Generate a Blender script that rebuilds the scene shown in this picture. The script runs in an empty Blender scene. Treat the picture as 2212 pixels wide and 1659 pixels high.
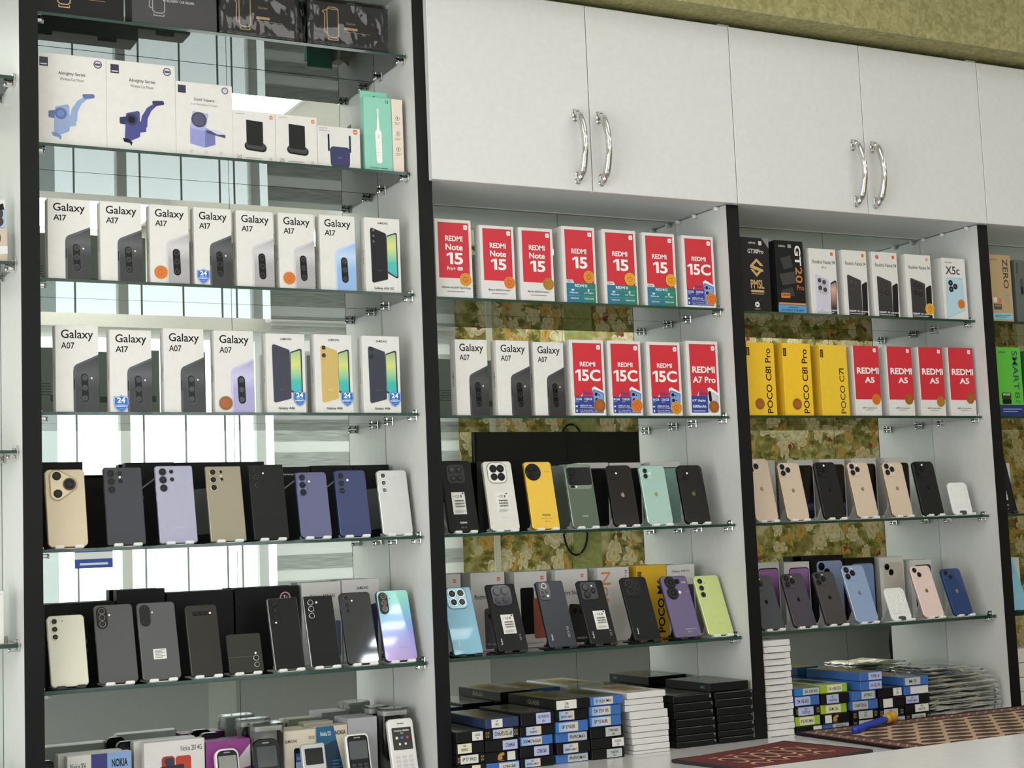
import bpy, bmesh, math, random
from mathutils import Matrix, Vector
C = bpy.context.scene.collection
SC = bpy.context.scene
random.seed(7)
# ------------------------------------------------------------------ camera, world, exposure, lights
cam_d = bpy.data.cameras.new('camera'); cam_d.sensor_width = 36.0; cam_d.lens = 3359.48 / 2212 * 36.0
cam = bpy.data.objects.new('camera', cam_d); C.objects.link(cam)
_r = Vector((0.883994, -0.465753, -0.040358)); _u = Vector((-0.011571, -0.108098, 0.994073)); _f = Vector((0.467355, 0.878287, 0.100947))
cam.matrix_world = Matrix(((_r.x, _u.x, -_f.x, 0.0), (_r.y, _u.y, -_f.y, -3.2), (_r.z, _u.z, -_f.z, 1.45), (0, 0, 0, 1)))
cam_d.clip_start = 0.05
SC.camera = cam
SC.view_settings.view_transform = 'Standard'; SC.view_settings.look = 'None'
SC.view_settings.gamma = 1.0; SC.view_settings.use_curve_mapping = False
SC.view_settings.exposure = -0.52
SC.cycles.max_bounces = 10; SC.cycles.diffuse_bounces = 4; SC.cycles.glossy_bounces = 6
SC.cycles.transparent_max_bounces = 32; SC.cycles.transmission_bounces = 8
SC.cycles.caustics_reflective = True; SC.cycles.blur_glossy = 0.6; SC.cycles.caustics_refractive = False
SC.cycles.sample_clamp_indirect = 6.0
w = bpy.data.worlds.new('world'); SC.world = w; w.use_nodes = True
w.node_tree.nodes['Background'].inputs[0].default_value = (0.93, 0.97, 1.0, 1)
w.node_tree.nodes['Background'].inputs[1].default_value = 4.6
def area(name, loc, rot, sx, sy, power, col):
    l = bpy.data.lights.new(name, 'AREA'); l.shape = 'RECTANGLE'; l.size = sx; l.size_y = sy; l.energy = power; l.color = col
    o = bpy.data.objects.new(name, l); C.objects.link(o); o.location = loc; o.rotation_euler = rot
    return o
# unseen fill light added at the left wall to brighten the side panels
area('left_fill_light', (-1.56, -2.3, 1.45), (0, math.radians(-90), 0), 2.4, 3.0, 132, (0.97, 0.985, 1.0))

# ------------------------------------------------------------------ materials
def lin(c): return c / 12.92 if c <= 0.04045 else ((c + 0.055) / 1.055) ** 2.4
def hexc(h): return tuple(lin(int(h[i:i + 2], 16) / 255) for i in (1, 3, 5))
MATS = {}
def new_mat(name):
    m = bpy.data.materials.new(name); m.use_nodes = True
    nt = m.node_tree; return m, nt, nt.nodes, nt.links
def M(h, rough=0.5, metal=0.0, coat=0.0, grain=0.0, emit=0.0):
    k = (h, rough, metal, coat, grain, emit)
    if k in MATS: return MATS[k]
    m, nt, N, L = new_mat('paint_' + h[1:]); b = N['Principled BSDF']; rgb = hexc(h)
    b.inputs['Roughness'].default_value = rough; b.inputs['Metallic'].default_value = metal
    b.inputs['Coat Weight'].default_value = coat; b.inputs['Coat Roughness'].default_value = 0.03
    if 0.2126 * rgb[0] + 0.7152 * rgb[1] + 0.0722 * rgb[2] < 0.02 and not metal and rough > 0.15: b.inputs['Specular IOR Level'].default_value = 0.22; rgb = tuple(c * 0.7 for c in rgb)
    if emit: b.inputs['Emission Color'].default_value = (*rgb, 1); b.inputs['Emission Strength'].default_value = emit
    tc = N.new('ShaderNodeTexCoord'); n = N.new('ShaderNodeTexNoise'); n.inputs['Scale'].default_value = 900 if grain else 60
    L.new(tc.outputs['Object'], n.inputs['Vector'])
    mx = N.new('ShaderNodeMix'); mx.data_type = 'RGBA'; mx.blend_type = 'MULTIPLY'
    mx.inputs[6].default_value = (*rgb, 1)
    cr = N.new('ShaderNodeValToRGB'); g = grain or 0.03
    cr.color_ramp.elements[0].position = 0.3; cr.color_ramp.elements[1].position = 0.7
    cr.color_ramp.elements[0].color = (1 - g, 1 - g, 1 - g, 1); cr.color_ramp.elements[1].color = (1 + g * 0.6,) * 3 + (1,)
    mx.inputs[0].default_value = 1.0
    L.new(n.outputs['Fac'], cr.inputs[0]); L.new(cr.outputs[0], mx.inputs[7]); L.new(mx.outputs[2], b.inputs['Base Color'])
    MATS[k] = m; return m
def gradient(name, stops, axis=2, scale=1.0, off=0.0, rough=0.3, coat=0.0, metal=0.0):
    if name in MATS: return MATS[name]
    m, nt, N, L = new_mat(name); b = N['Principled BSDF']
    b.inputs['Roughness'].default_value = rough; b.inputs['Coat Weight'].default_value = coat; b.inputs['Metallic'].default_value = metal
    tc = N.new('ShaderNodeTexCoord'); sp = N.new('ShaderNodeSeparateXYZ'); L.new(tc.outputs['Object'], sp.inputs[0])
    ma = N.new('ShaderNodeMath'); ma.operation = 'MULTIPLY_ADD'; ma.inputs[1].default_value = scale; ma.inputs[2].default_value = off
    L.new(sp.outputs[axis], ma.inputs[0]); cr = N.new('ShaderNodeValToRGB'); L.new(ma.outputs[0], cr.inputs[0])
    e = cr.color_ramp.elements
    e[0].position, e[0].color = stops[0][0], (*hexc(stops[0][1]), 1); e[1].position, e[1].color = stops[-1][0], (*hexc(stops[-1][1]), 1)
    for p, h in stops[1:-1]:
        x = e.new(p); x.color = (*hexc(h), 1)
    L.new(cr.outputs[0], b.inputs['Base Color']); MATS[name] = m; return m
def glass_mat(name, tint, ior=1.5, gloss=(1, 1, 1), rough=0.0, bump=0.0):
    m, nt, N, L = new_mat(name); N.remove(N['Principled BSDF'])
    t = N.new('ShaderNodeBsdfTransparent'); t.inputs[0].default_value = (*tint, 1)
    g = N.new('ShaderNodeBsdfGlossy'); g.inputs[0].default_value = (*gloss, 1); g.inputs['Roughness'].default_value = rough
    f = N.new('ShaderNodeFresnel'); f.inputs[0].default_value = ior; mx = N.new('ShaderNodeMixShader')
    L.new(f.outputs[0], mx.inputs[0]); L.new(t.outputs[0], mx.inputs[1]); L.new(g.outputs[0], mx.inputs[2])
    if bump:
        tc = N.new('ShaderNodeTexCoord'); n = N.new('ShaderNodeTexNoise'); n.inputs['Scale'].default_value = bump; n.inputs['Detail'].default_value = 3
        mp = N.new('ShaderNodeMapping'); mp.inputs['Scale'].default_value = (1, 1, 0.4); mp.inputs['Rotation'].default_value = (0, 0.7, 0)
        bp = N.new('ShaderNodeBump'); bp.inputs['Strength'].default_value = 1.0; bp.inputs['Distance'].default_value = 0.012
        L.new(tc.outputs['Object'], mp.inputs[0]); L.new(mp.outputs[0], n.inputs['Vector']); L.new(n.outputs[0], bp.inputs['Height']); L.new(bp.outputs[0], g.inputs['Normal']); L.new(bp.outputs[0], f.inputs['Normal'])
    L.new(mx.outputs[0], N['Material Output'].inputs[0]); return m
GLASS = glass_mat('shelf_glass', (0.93, 0.965, 0.95)); FILM = glass_mat('clear_film', (0.97, 0.97, 0.97), 1.45, rough=0.06, bump=11)
PLASTIC = glass_mat('clear_plastic', (0.86, 0.87, 0.87), 1.45, rough=0.05)
PANE = glass_mat('window_glass', (0.96, 0.98, 0.97), 1.3)
GEDGE = M('#123a30', 0.12, 0, 0.6)
def mirror_mat():
    m, nt, N, L = new_mat('mirror_silver'); N.remove(N['Principled BSDF'])
    g = N.new('ShaderNodeBsdfGlossy'); g.inputs[0].default_value = (0.80, 0.86, 0.82, 1); g.inputs['Roughness'].default_value = 0.0
    L.new(g.outputs[0], N['Material Output'].inputs[0]); return m
MIRROR = mirror_mat()
WHITE = '#dcdad4'; PAPER = '#dcdbd8'; BLK = '#1b1c1f'; CHROME = M('#d8d8d8', 0.08, 1.0)
LAM = M('#d9dada', 0.5); LAMS = M('#d3d4d1', 0.4); EDGE = M('#111214', 0.5)
# ------------------------------------------------------------------ mesh builder
TXT = {}
def glyphs(q, bold):
    c = bpy.data.curves.new('t', 'FONT'); c.body = q; c.resolution_u = 3; c.offset = bold
    o = bpy.data.objects.new('t', c); C.objects.link(o)
    dg = bpy.context.evaluated_depsgraph_get(); me = bpy.data.meshes.new_from_object(o.evaluated_get(dg))
    vs = [(v.co.x, v.co.y) for v in me.vertices]; fs = [tuple(p.vertices) for p in me.polygons]
    bpy.data.objects.remove(o); bpy.data.curves.remove(c); bpy.data.meshes.remove(me); return vs, fs
def text_mesh(s, bold):
    """lettering as a flat mesh in a unit box; the figure 1 is drawn as a bar with a small flag, as on the packaging"""
    k = (s, bold)
    if k in TXT: return TXT[k]
    vs, fs = glyphs(s.replace('1', 'I'), bold)
    if '1' in s:
        bar = glyphs('I', bold)[0]; bw = max(p[0] for p in bar) - min(p[0] for p in bar); top = max(p[1] for p in bar)
        for n, ch in enumerate(s):
            if ch != '1': continue
            r = max(p[0] for p in glyphs(s[:n + 1].replace('1', 'I'), bold)[0]); l = r - bw; b = len(vs); t = bw * 0.95
            vs += [(l + 0.001, top), (l - 0.17, top - 0.11), (l - 0.17, top - 0.11 - t), (l + 0.001, top - t)]; fs.append((b, b + 1, b + 2, b + 3))
    x0 = min(v[0] for v in vs); x1 = max(v[0] for v in vs); y0 = min(v[1] for v in vs); y1 = max(v[1] for v in vs)
    vs = [((x - x0) / (x1 - x0), (y - y0) / (y1 - y0)) for x, y in vs]
    TXT[k] = (vs, fs, (x1 - x0) / (y1 - y0)); return TXT[k]
class MB:
    def __init__(s): s.v = []; s.f = []; s.mi = []; s.m = []; s.sm = []
    def _m(s, m):
        if m not in s.m: s.m.append(m)
        return s.m.index(m)
    def face(s, pts, m, smooth=False):
        b = len(s.v); s.v += [tuple(p) for p in pts]; s.f.append(tuple(range(b, b + len(pts)))); s.mi.append(s._m(m)); s.sm.append(smooth)
    def raw(s, vs, fs, m, smooth=False):
        b = len(s.v); s.v += [tuple(p) for p in vs]; i = s._m(m)
        for f in fs: s.f.append(tuple(b + k for k in f)); s.mi.append(i); s.sm.append(smooth)
    def box(s, x0, x1, y0, y1, z0, z1, m, ch=0.0, T=None, faces=None):
        if ch <= 0:
            vs = [(x, y, z) for z in (z0, z1) for y in (y0, y1) for x in (x0, x1)]
            fs = [(0, 2, 3, 1), (4, 5, 7, 6), (0, 1, 5, 4), (2, 6, 7, 3), (0, 4, 6, 2), (1, 3, 7, 5)]
        else:
            bm = bmesh.new(); bmesh.ops.create_cube(bm, size=1)
            for v in bm.verts: v.co = Vector(((x0 + x1) / 2 + v.co.x * (x1 - x0), (y0 + y1) / 2 + v.co.y * (y1 - y0), (z0 + z1) / 2 + v.co.z * (z1 - z0)))
            bmesh.ops.bevel(bm, geom=bm.edges[:], offset=ch, segments=1, affect='EDGES')
            bm.verts.index_update(); vs = [v.co[:] for v in bm.verts]; fs = [tuple(v.index for v in f.verts) for f in bm.faces]; bm.free()
        if T: vs = [T @ Vector(v) for v in vs]
        s.raw(vs, fs, m)
    def hull(s, circles, y0, y1, mf, ms=None, mb=None, ch=0.0, n=48):
        """prism in the XZ plane: the convex hull of circles (x, z, r) from y0 (front) to y1, its front edge chamfered"""
        ms = ms or mf; mb = mb or ms; R = []
        for d, y in (((ch, y0), (0, y0 + ch)) if ch else ((0, y0),)) + ((0, y1),):
            ring = []
            for k in range(n):
                a = 2 * math.pi * (k + 0.5) / n; cx, cz = math.cos(a), math.sin(a)
                c = max(circles, key=lambda q: q[0] * cx + q[1] * cz + q[2]); r = max(c[2] - d, 1e-5)
                ring.append((c[0] + r * cx, y, c[1] + r * cz))
            R.append(ring)
        s.face(R[0], mf); s.face(R[-1][::-1], mb)
        for a, b in zip(R, R[1:]):
            s.raw(a + b, [(k, n + k, n + (k + 1) % n, (k + 1) % n) for k in range(n)], ms, True)
    def tube(s, pts, r, m, n=8, flat=1.0):
        pts = [Vector(p) for p in pts]; vs = []; rr = r if isinstance(r, (list, tuple)) else [r] * len(pts)
        for i, p in enumerate(pts):
            d = (pts[min(i + 1, len(pts) - 1)] - pts[max(i - 1, 0)]).normalized()
            a = d.cross(Vector((1, 0.01, 0))) if abs(d.x) < 0.9 else d.cross(Vector((0, 0, 1)))
            a.normalize(); b = d.cross(a).normalized()
            for k in range(n):
                t = 2 * math.pi * k / n; vs.append(p + a * (rr[i] * math.cos(t) * flat) + b * (rr[i] * math.sin(t)))
        fs = [(i * n + k, i * n + (k + 1) % n, (i + 1) * n + (k + 1) % n, (i + 1) * n + k) for i in range(len(pts) - 1) for k in range(n)]
        fs += [tuple(range(n))[::-1], tuple(range((len(pts) - 1) * n, len(pts) * n))]
        s.raw(vs, fs, m, True)
    def lathe(s, prof, m, cx=0, cy=0, n=24, T=None):
        vs = [(cx + r * math.cos(2 * math.pi * k / n), cy + r * math.sin(2 * math.pi * k / n), z) for r, z in prof for k in range(n)]
        if T: vs = [T @ Vector(v) for v in vs]
        fs = [(i * n + k, i * n + (k + 1) % n, (i + 1) * n + (k + 1) % n, (i + 1) * n + k) for i in range(len(prof) - 1) for k in range(n)]
        fs += [tuple(range(n))[::-1], tuple(range((len(prof) - 1) * n, len(prof) * n))]
        s.raw(vs, fs, m, True)
    def build(s, name, parent=None, loc=None, rot=None):
        me = bpy.data.meshes.new(name); me.from_pydata(s.v, [], s.f)
        for m in s.m: me.materials.append(m)
        me.polygons.foreach_set('material_index', s.mi); me.polygons.foreach_set('use_smooth', s.sm); me.update()
        o = bpy.data.objects.new(name, me); C.objects.link(o)
        if parent: o.parent = parent
        if loc: o.location = loc
        if rot: o.rotation_euler = rot
        return o
class Face:
    """prints flat artwork on a front face: x 0..1 from the left, t 0..1 from the top, of a face w by h metres lying at y = y0"""
    def __init__(s, mb, w, h, y0, x0=None, z0=0.0): s.mb = mb; s.w = w; s.h = h; s.y = y0; s.x0 = -w / 2 if x0 is None else x0; s.z0 = z0
    def P(s, x, t): return (s.x0 + x * s.w, s.y, s.z0 + (1 - t) * s.h)
    def up(s): s.y -= 0.00006
    def poly(s, pts, c, rough=0.45):
        s.up(); m = M(c, rough) if isinstance(c, str) else c; s.mb.face([s.P(*p) for p in pts], m)
    def rect(s, x0, t0, x1, t1, c, rough=0.45): s.poly([(x0, t0), (x0, t1), (x1, t1), (x1, t0)], c, rough)
    def blob(s, circles, c, rough=0.45, n=32):
        s.up(); pts = []; k = s.w / s.h; m = M(c, rough) if isinstance(c, str) else c
        for i in range(n):
            a = 2 * math.pi * (i + 0.5) / n; cx, ct = math.cos(a), math.sin(a)
            q = max(circles, key=lambda q: q[0] * cx + q[1] / k * ct + q[2]); pts.append((q[0] + q[2] * cx, q[1] + q[2] * k * ct))
        s.mb.face([s.P(*p) for p in pts], m)
    def rr(s, x0, t0, x1, t1, r, c, rough=0.45):
        k = s.w / s.h; s.blob([(x, t, r) for x in (x0 + r, x1 - r) for t in (t0 + r * k, t1 - r * k)], c, rough)
    def text(s, q, x0, t0, x1, t1, c, bold=0.0, rot=0):
        s.up(); vs, fs, asp = text_mesh(q, bold)
        if rot == 0: f = lambda a, b: (x0 + a * (x1 - x0), t1 - b * (t1 - t0))
        elif rot == 1: f = lambda a, b: (x1 - b * (x1 - x0), t1 - a * (t1 - t0))       # reads upwards
        elif rot == -1: f = lambda a, b: (x0 + b * (x1 - x0), t0 + a * (t1 - t0))      # reads downwards
        else: f = lambda a, b: (x1 - a * (x1 - x0), t0 + b * (t1 - t0))                # upside down
        s.mb.raw([s.P(*f(a, b)) for a, b in vs], fs, M(c, 0.45))
    def lines(s, x0, t0, x1, n, dt, th, c):
        for i in range(n): s.rect(x0, t0 + i * dt, x1 - (0.25 * (x1 - x0) if i % 2 else 0), t0 + i * dt + th, c)
def tag(o, label, cat, group=None, kind=None):
    o['label'] = label; o['category'] = cat
    if group: o['group'] = group
    if kind: o['kind'] = kind
    return o
def struct(o, label, cat='room'):
    return tag(o, label, cat, kind='structure')
def empty(name, loc, rot=(0, 0, 0)):
    o = bpy.data.objects.new(name, None); o.empty_display_size = 0.02; C.objects.link(o); o.location = loc; o.rotation_euler = rot; return o
ORD = ['zeroth', 'first', 'second', 'third', 'fourth', 'fifth', 'sixth', 'seventh', 'eighth', 'ninth', 'tenth', 'eleventh', 'twelfth', 'thirteenth', 'fourteenth', 'fifteenth', 'sixteenth', 'seventeenth']
# ------------------------------------------------------------------ large structure: the room
XL, XR, YB, YF, ZC = -1.6, 8.2, 0.262, -4.2, 3.15
def damask(name, base, dark, light, sc):
    m, nt, N, L = new_mat(name); b = N['Principled BSDF']; b.inputs['Roughness'].default_value = 0.75
    tc = N.new('ShaderNodeTexCoord'); n = N.new('ShaderNodeTexNoise'); n.inputs['Scale'].default_value = sc; n.inputs['Detail'].default_value = 5; n.inputs['Distortion'].default_value = 1.6
    L.new(tc.outputs['Object'], n.inputs['Vector']); cr = N.new('ShaderNodeValToRGB'); e = cr.color_ramp.elements
    e[0].position = 0.36; e[0].color = (*hexc(dark), 1); e[1].position = 0.68; e[1].color = (*hexc(light), 1)
    x = e.new(0.5); x.color = (*hexc(base), 1)
    L.new(n.outputs[0], cr.inputs[0]); L.new(cr.outputs[0], b.inputs['Base Color'])
    bp = N.new('ShaderNodeBump'); bp.inputs['Strength'].default_value = 0.35; bp.inputs['Distance'].default_value = 0.004
    L.new(n.outputs[0], bp.inputs['Height']); L.new(bp.outputs[0], b.inputs['Normal']); return m
OLIVE = damask('olive_wallpaper', '#9a9564', '#898453', '#a9a474', 38)
GREENP = damask('pale_green_wallpaper', '#a3a765', '#969a5a', '#b0b474', 16)
def floral():
    m, nt, N, L = new_mat('floral_wallpaper'); b = N['Principled BSDF']; b.inputs['Roughness'].default_value = 0.8
    tc = N.new('ShaderNodeTexCoord')
    def mth(op, a, c=None, d=None):
        q = N.new('ShaderNodeMath'); q.operation = op
        for i, v in enumerate((a, c, d)):
            if v is None: continue
            if isinstance(v, (int, float)): q.inputs[i].default_value = v
            else: L.new(v, q.inputs[i])
        return q.outputs[0]
    def flowers(scale, petals, r0, r1, sc2=(1, 1, 1), dist=0.0):
        mp = N.new('ShaderNodeMapping'); mp.inputs['Scale'].default_value = sc2; L.new(tc.outputs['Object'], mp.inputs[0])
        wn = N.new('ShaderNodeTexNoise'); wn.inputs['Scale'].default_value = 7; L.new(mp.outputs[0], wn.inputs['Vector'])
        mixv = N.new('ShaderNodeMix'); mixv.data_type = 'VECTOR'; mixv.inputs[0].default_value = 0.11
        L.new(mp.outputs[0], mixv.inputs[4]); L.new(wn.outputs['Color'], mixv.inputs[5])
        v = N.new('ShaderNodeTexVoronoi'); v.inputs['Scale'].default_value = scale; v.voronoi_dimensions = '2D'
        sx = N.new('ShaderNodeSeparateXYZ'); L.new(mixv.outputs[1], sx.inputs[0]); cx = N.new('ShaderNodeCombineXYZ'); L.new(sx.outputs[0], cx.inputs[0]); L.new(sx.outputs[2], cx.inputs[1])
        L.new(cx.outputs[0], v.inputs['Vector'])
        sb = N.new('ShaderNodeVectorMath'); sb.operation = 'SUBTRACT'; L.new(cx.outputs[0], sb.inputs[0]); L.new(v.outputs['Position'], sb.inputs[1])
        s2 = N.new('ShaderNodeSeparateXYZ'); L.new(sb.outputs[0], s2.inputs[0])
        ang = mth('ARCTAN2', s2.outputs[1], s2.outputs[0]); sc_ = N.new('ShaderNodeSeparateColor'); L.new(v.outputs['Color'], sc_.inputs[0]); wave = mth('SUBTRACT', mth('MULTIPLY', mth('POWER', mth('ABSOLUTE', mth('COSINE', mth('ADD', mth('MULTIPLY', ang, petals / 2), mth('MULTIPLY', sc_.outputs[2], 6.28)))), 0.55), 2.0), 1.0)
        rad = mth('MULTIPLY', v.outputs['Distance'], 1.0)
        edge = mth('MULTIPLY_ADD', wave, (r1 - r0) / 2, (r1 + r0) / 2)
        mask = mth('GREATER_THAN', edge, rad)
        rel = mth('DIVIDE', rad, edge)
        # petal shading: rings and creases drawn on the print
        crease = mth('ABSOLUTE', wave); return mask, rel, crease, v.outputs['Color']
    def ramp(inp, stops):
        cr = N.new('ShaderNodeValToRGB'); e = cr.color_ramp.elements; e[0].position, e[0].color = stops[0][0], (*hexc(stops[0][1]), 1); e[1].position, e[1].color = stops[-1][0], (*hexc(stops[-1][1]), 1)
        for p, h in stops[1:-1]: q = e.new(p); q.color = (*hexc(h), 1)
        L.new(inp, cr.inputs[0]); return cr.outputs[0]
    def mix(fac, a, c):
        q = N.new('ShaderNodeMix'); q.data_type = 'RGBA'; L.new(fac, q.inputs[0]); L.new(a, q.inputs[6]); L.new(c, q.inputs[7]); return q.outputs[2]
    n0 = N.new('ShaderNodeTexNoise'); n0.inputs['Scale'].default_value = 9; L.new(tc.outputs['Object'], n0.inputs['Vector'])
    col = ramp(n0.outputs[0], [(0.35, '#6d6428'), (0.5, '#a89a58'), (0.62, '#d8cda0')])
    for scale, pet, r0, r1, sc2, st in ((15, 5, 0.16, 0.46, (1, 1, 1), [(0.0, '#77742f'), (0.6, '#98934a'), (1.0, '#aaa55c')]),
                                        (10, 6, 0.2, 0.48, (1.25, 1, 0.8), [(0.0, '#a8782f'), (0.5, '#d8b05c'), (0.8, '#c69a48'), (1.0, '#ecd698')]),
                                        (12, 7, 0.14, 0.42, (0.8, 1, 1.3), [(0.0, '#5f5c26'), (0.7, '#868038'), (1.0, '#b8b06a')]),
                                        (8.0, 6, 0.2, 0.42, (1.15, 1, 0.85), [(0.0, '#cfa350'), (0.4, '#efe3bc'), (0.7, '#d9c488'), (1.0, '#f6efd8')]),
                                        (4.6, 8, 0.24, 0.44, (1, 1, 1.1), [(0.0, '#cda24e'), (0.2, '#efe2b6'), (0.42, '#d6c48a'), (0.5, '#f6efd6'), (0.75, '#e4d6a4'), (0.86, '#cdbb80'), (1.0, '#faf5e2')])):
        mk, rel, crs, vc = flowers(scale, pet, r0, r1, sc2); c2 = ramp(rel, st)
        sep = N.new('ShaderNodeSeparateColor'); L.new(vc, sep.inputs[0])
        keep = mth('GREATER_THAN', sep.outputs[0], 0.38)
        col = mix(mth('MULTIPLY', mk, keep), col, c2)
    mk, rel, crs, vc = flowers(6.5, 3, 0.05, 0.10); sep = N.new('ShaderNodeSeparateColor'); L.new(vc, sep.inputs[0])
    rd = N.new('ShaderNodeRGB'); rd.outputs[0].default_value = (*hexc('#9a3a34'), 1)
    col = mix(mth('MULTIPLY', mk, mth('GREATER_THAN', sep.outputs[1], 0.72)), col, rd.outputs[0])
    L.new(col, b.inputs['Base Color']); return m
FLORAL = floral()
def slab(name, x0, x1, y0, y1, z0, z1, m, label, cat='wall'):
    b = MB(); b.box(x0, x1, y0, y1, z0, z1, m); return struct(b.build(name), label, cat)
slab('floor', XL, XR, YF, YB, -0.06, 0, M('#cbc7be', 0.35, grain=0.05), 'pale tiled shop floor', 'floor')
slab('ceiling', XL, XR, YF, YB, ZC, ZC + 0.06, M('#f3f0e6', 0.6), 'white shop ceiling', 'ceiling')
slab('wall_back', XL, XR, YB, YB + 0.08, 0, ZC, M('#cfcdc6', 0.6), 'plain wall behind the display cabinets')
slab('wall_left', XL - 0.08, XL, YF, YB, 0, ZC, M('#d8d5cc', 0.6), 'pale left wall of the shop')
slab('wall_right', XR, XR + 0.08, YF, YB, 0, ZC, M('#c9c4a0', 0.6), 'pale right wall of the shop')
slab('trim_1', XL, XR, -0.098, YB, 2.772, ZC, OLIVE, 'olive damask wallpaper bulkhead above the white wall cabinets', 'bulkhead')
WX0, WX1, WZ0, WZ1 = 1.42, 3.80, 0.12, 2.62
b = MB(); y0, y1 = YF - 0.12, YF
b.box(XL, WX0, y0, y1, 0, ZC, M('#d8d5cc', 0.6)); b.box(WX0, WX1, y0, y1, 0, WZ0, M('#d8d5cc', 0.6)); b.box(WX0, WX1, y0, y1, WZ1, ZC, M('#d8d5cc', 0.6))
b.box(WX1, 4.55, y0, y1, 0, ZC, FLORAL); b.box(4.55, 4.74, y0, y1, 0, ZC, GREENP); b.box(4.74, XR, y0, y1, 0, ZC, FLORAL)
struct(b.build('wall_front'), 'wall opposite the cabinets with window and floral olive wallpaper', 'wall')
# shop window, glazing bars and glass
win = empty('window_1', (WX0, YF, WZ0)); struct(win, 'tall shop window with pale frame, seen in the mirror', 'window')
fr = M('#e6e8e6', 0.3)
b = MB()
for x in (0, 0.52, 1.24, WX1 - WX0 - 0.05): b.box(x, x + 0.05, -0.09, -0.03, 0, WZ1 - WZ0, fr)
for z in (0, 1.42, WZ1 - WZ0 - 0.05): b.box(0.05, WX1 - WX0 - 0.05, -0.088, -0.032, z, z + 0.05, fr)
b.build('window_frame', win)
b = MB(); b.box(0.05, WX1 - WX0 - 0.05, -0.063, -0.057, 0.05, WZ1 - WZ0 - 0.05, PANE); b.build('window_pane', win)
b = MB()
for x in (0.30, 0.64, 0.86, 1.07, 1.15): b.box(x, x + 0.009, -0.056, -0.05, 0.05, WZ1 - WZ0 - 0.05, M('#a4aaa8', 0.4))
b.build('glazing_bar', win)
# unseen frame added round the fill light on the left wall
fill_root = empty('fill_light_frame', (XL, -2.3, 0.0)); struct(fill_root, 'frame added around the unseen fill light on the left wall', 'fill light frame')
b = MB(); fm = M('#3a3d40', 0.4, 0.5)
for y in (-1.56, -0.04, 1.5): b.box(0.001, 0.06, y, y + 0.06, 0.0, 2.75, fm)
for z in (0.001, 2.69): b.box(0.002, 0.058, -1.5, 1.5, z, z + 0.06, fm)
b.build('fill_light_bars', fill_root)
# zebra blind
def zebra():
    m, nt, N, L = new_mat('zebra_cloth'); b = N['Principled BSDF']; b.inputs['Roughness'].default_value = 0.9
    tc = N.new('ShaderNodeTexCoord'); sp = N.new('ShaderNodeSeparateXYZ'); L.new(tc.outputs['Object'], sp.inputs[0])
    q = N.new('ShaderNodeMath'); q.operation = 'MULTIPLY'; q.inputs[1].default_value = 1 / 0.135; L.new(sp.outputs[2], q.inputs[0])
    fr_ = N.new('ShaderNodeMath'); fr_.operation = 'FRACT'; L.new(q.outputs[0], fr_.inputs[0])
    gt = N.new('ShaderNodeMath'); gt.operation = 'GREATER_THAN'; gt.inputs[1].default_value = 0.58; L.new(fr_.outputs[0], gt.inputs[0])
    mp = N.new('ShaderNodeMapping'); mp.inputs['Scale'].default_value = (5, 5, 190); L.new(tc.outputs['Object'], mp.inputs[0])
    n = N.new('ShaderNodeTexNoise'); n.inputs['Scale'].default_value = 1.6; n.inputs['Detail'].default_value = 3; L.new(mp.outputs[0], n.inputs['Vector'])
    cr = N.new('ShaderNodeValToRGB'); e = cr.color_ramp.elements; e[0].position = 0.35; e[0].color = (*hexc('#b4b6b3'), 1); e[1].position = 0.65; e[1].color = (*hexc('#e2e3e0'), 1); L.new(n.outputs[0], cr.inputs[0])
    cw = N.new('ShaderNodeValToRGB'); e = cw.color_ramp.elements; e[0].position = 0.3; e[0].color = (*hexc('#efefed'), 1); e[1].position = 0.5; e[1].color = (*hexc('#f6f6f4'), 1); L.new(n.outputs[0], cw.inputs[0])
    mx = N.new('ShaderNodeMix'); mx.data_type = 'RGBA'; L.new(gt.outputs[0], mx.inputs[0]); L.new(cr.outputs[0], mx.inputs[6]); L.new(cw.outputs[0], mx.inputs[7]); L.new(mx.outputs[2], b.inputs['Base Color'])
    tr = N.new('ShaderNodeBsdfTranslucent'); L.new(mx.outputs[2], tr.inputs[0]); ms = N.new('ShaderNodeMixShader'); ms.inputs[0].default_value = 0.5
    L.new(b.outputs[0], ms.inputs[1]); L.new(tr.outputs[0], ms.inputs[2]); L.new(ms.outputs[0], N['Material Output'].inputs[0]); return m
zb = empty('zebra_blind', (2.72, YF + 0.07, 0.0)); tag(zb, 'grey and white striped roller blind reflected in the left mirror', 'blind')
b = MB(); b.box(0, 1.08, -0.002, 0.002, 0.55, 2.66, zebra()); b.build('blind_cloth', zb)
b = MB(); b.box(-0.02, 1.10, -0.05, 0.05, 2.66, 2.76, M('#e4e4e2', 0.4), 0.01); b.build('blind_cassette', zb)
b = MB(); b.box(0, 1.08, -0.012, 0.012, 0.52, 0.555, M('#dcdcda', 0.4)); b.build('bottom_bar', zb)
# what stands outside the window
b = MB(); b.box(0.6, 2.4, -8.3, -8.0, 0, 2.6, M('#9fa3a3', 0.7)); tag(b.build('outside_building'), 'grey building front across the street, seen in the mirror', 'building')
sg = MB(); sg.box(-0.094, 0.094, -0.011, 0.0, 0, 0.082, M('#f2f2f2', 0.5)); sg.box(-0.094, 0.094, 0.0001, 0.001, 0, 0.045, M('#3f57b0', 0.5)); sg.box(-0.07, 0.07, 0.0011, 0.0015, 0.015, 0.026, M('#e8ecf6', 0.5))
o = sg.build('window_sign', loc=(1.80, YF - 0.0455, 1.405)); tag(o, 'small white and blue sign on the shop window, seen in the left mirror', 'sign')
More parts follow.
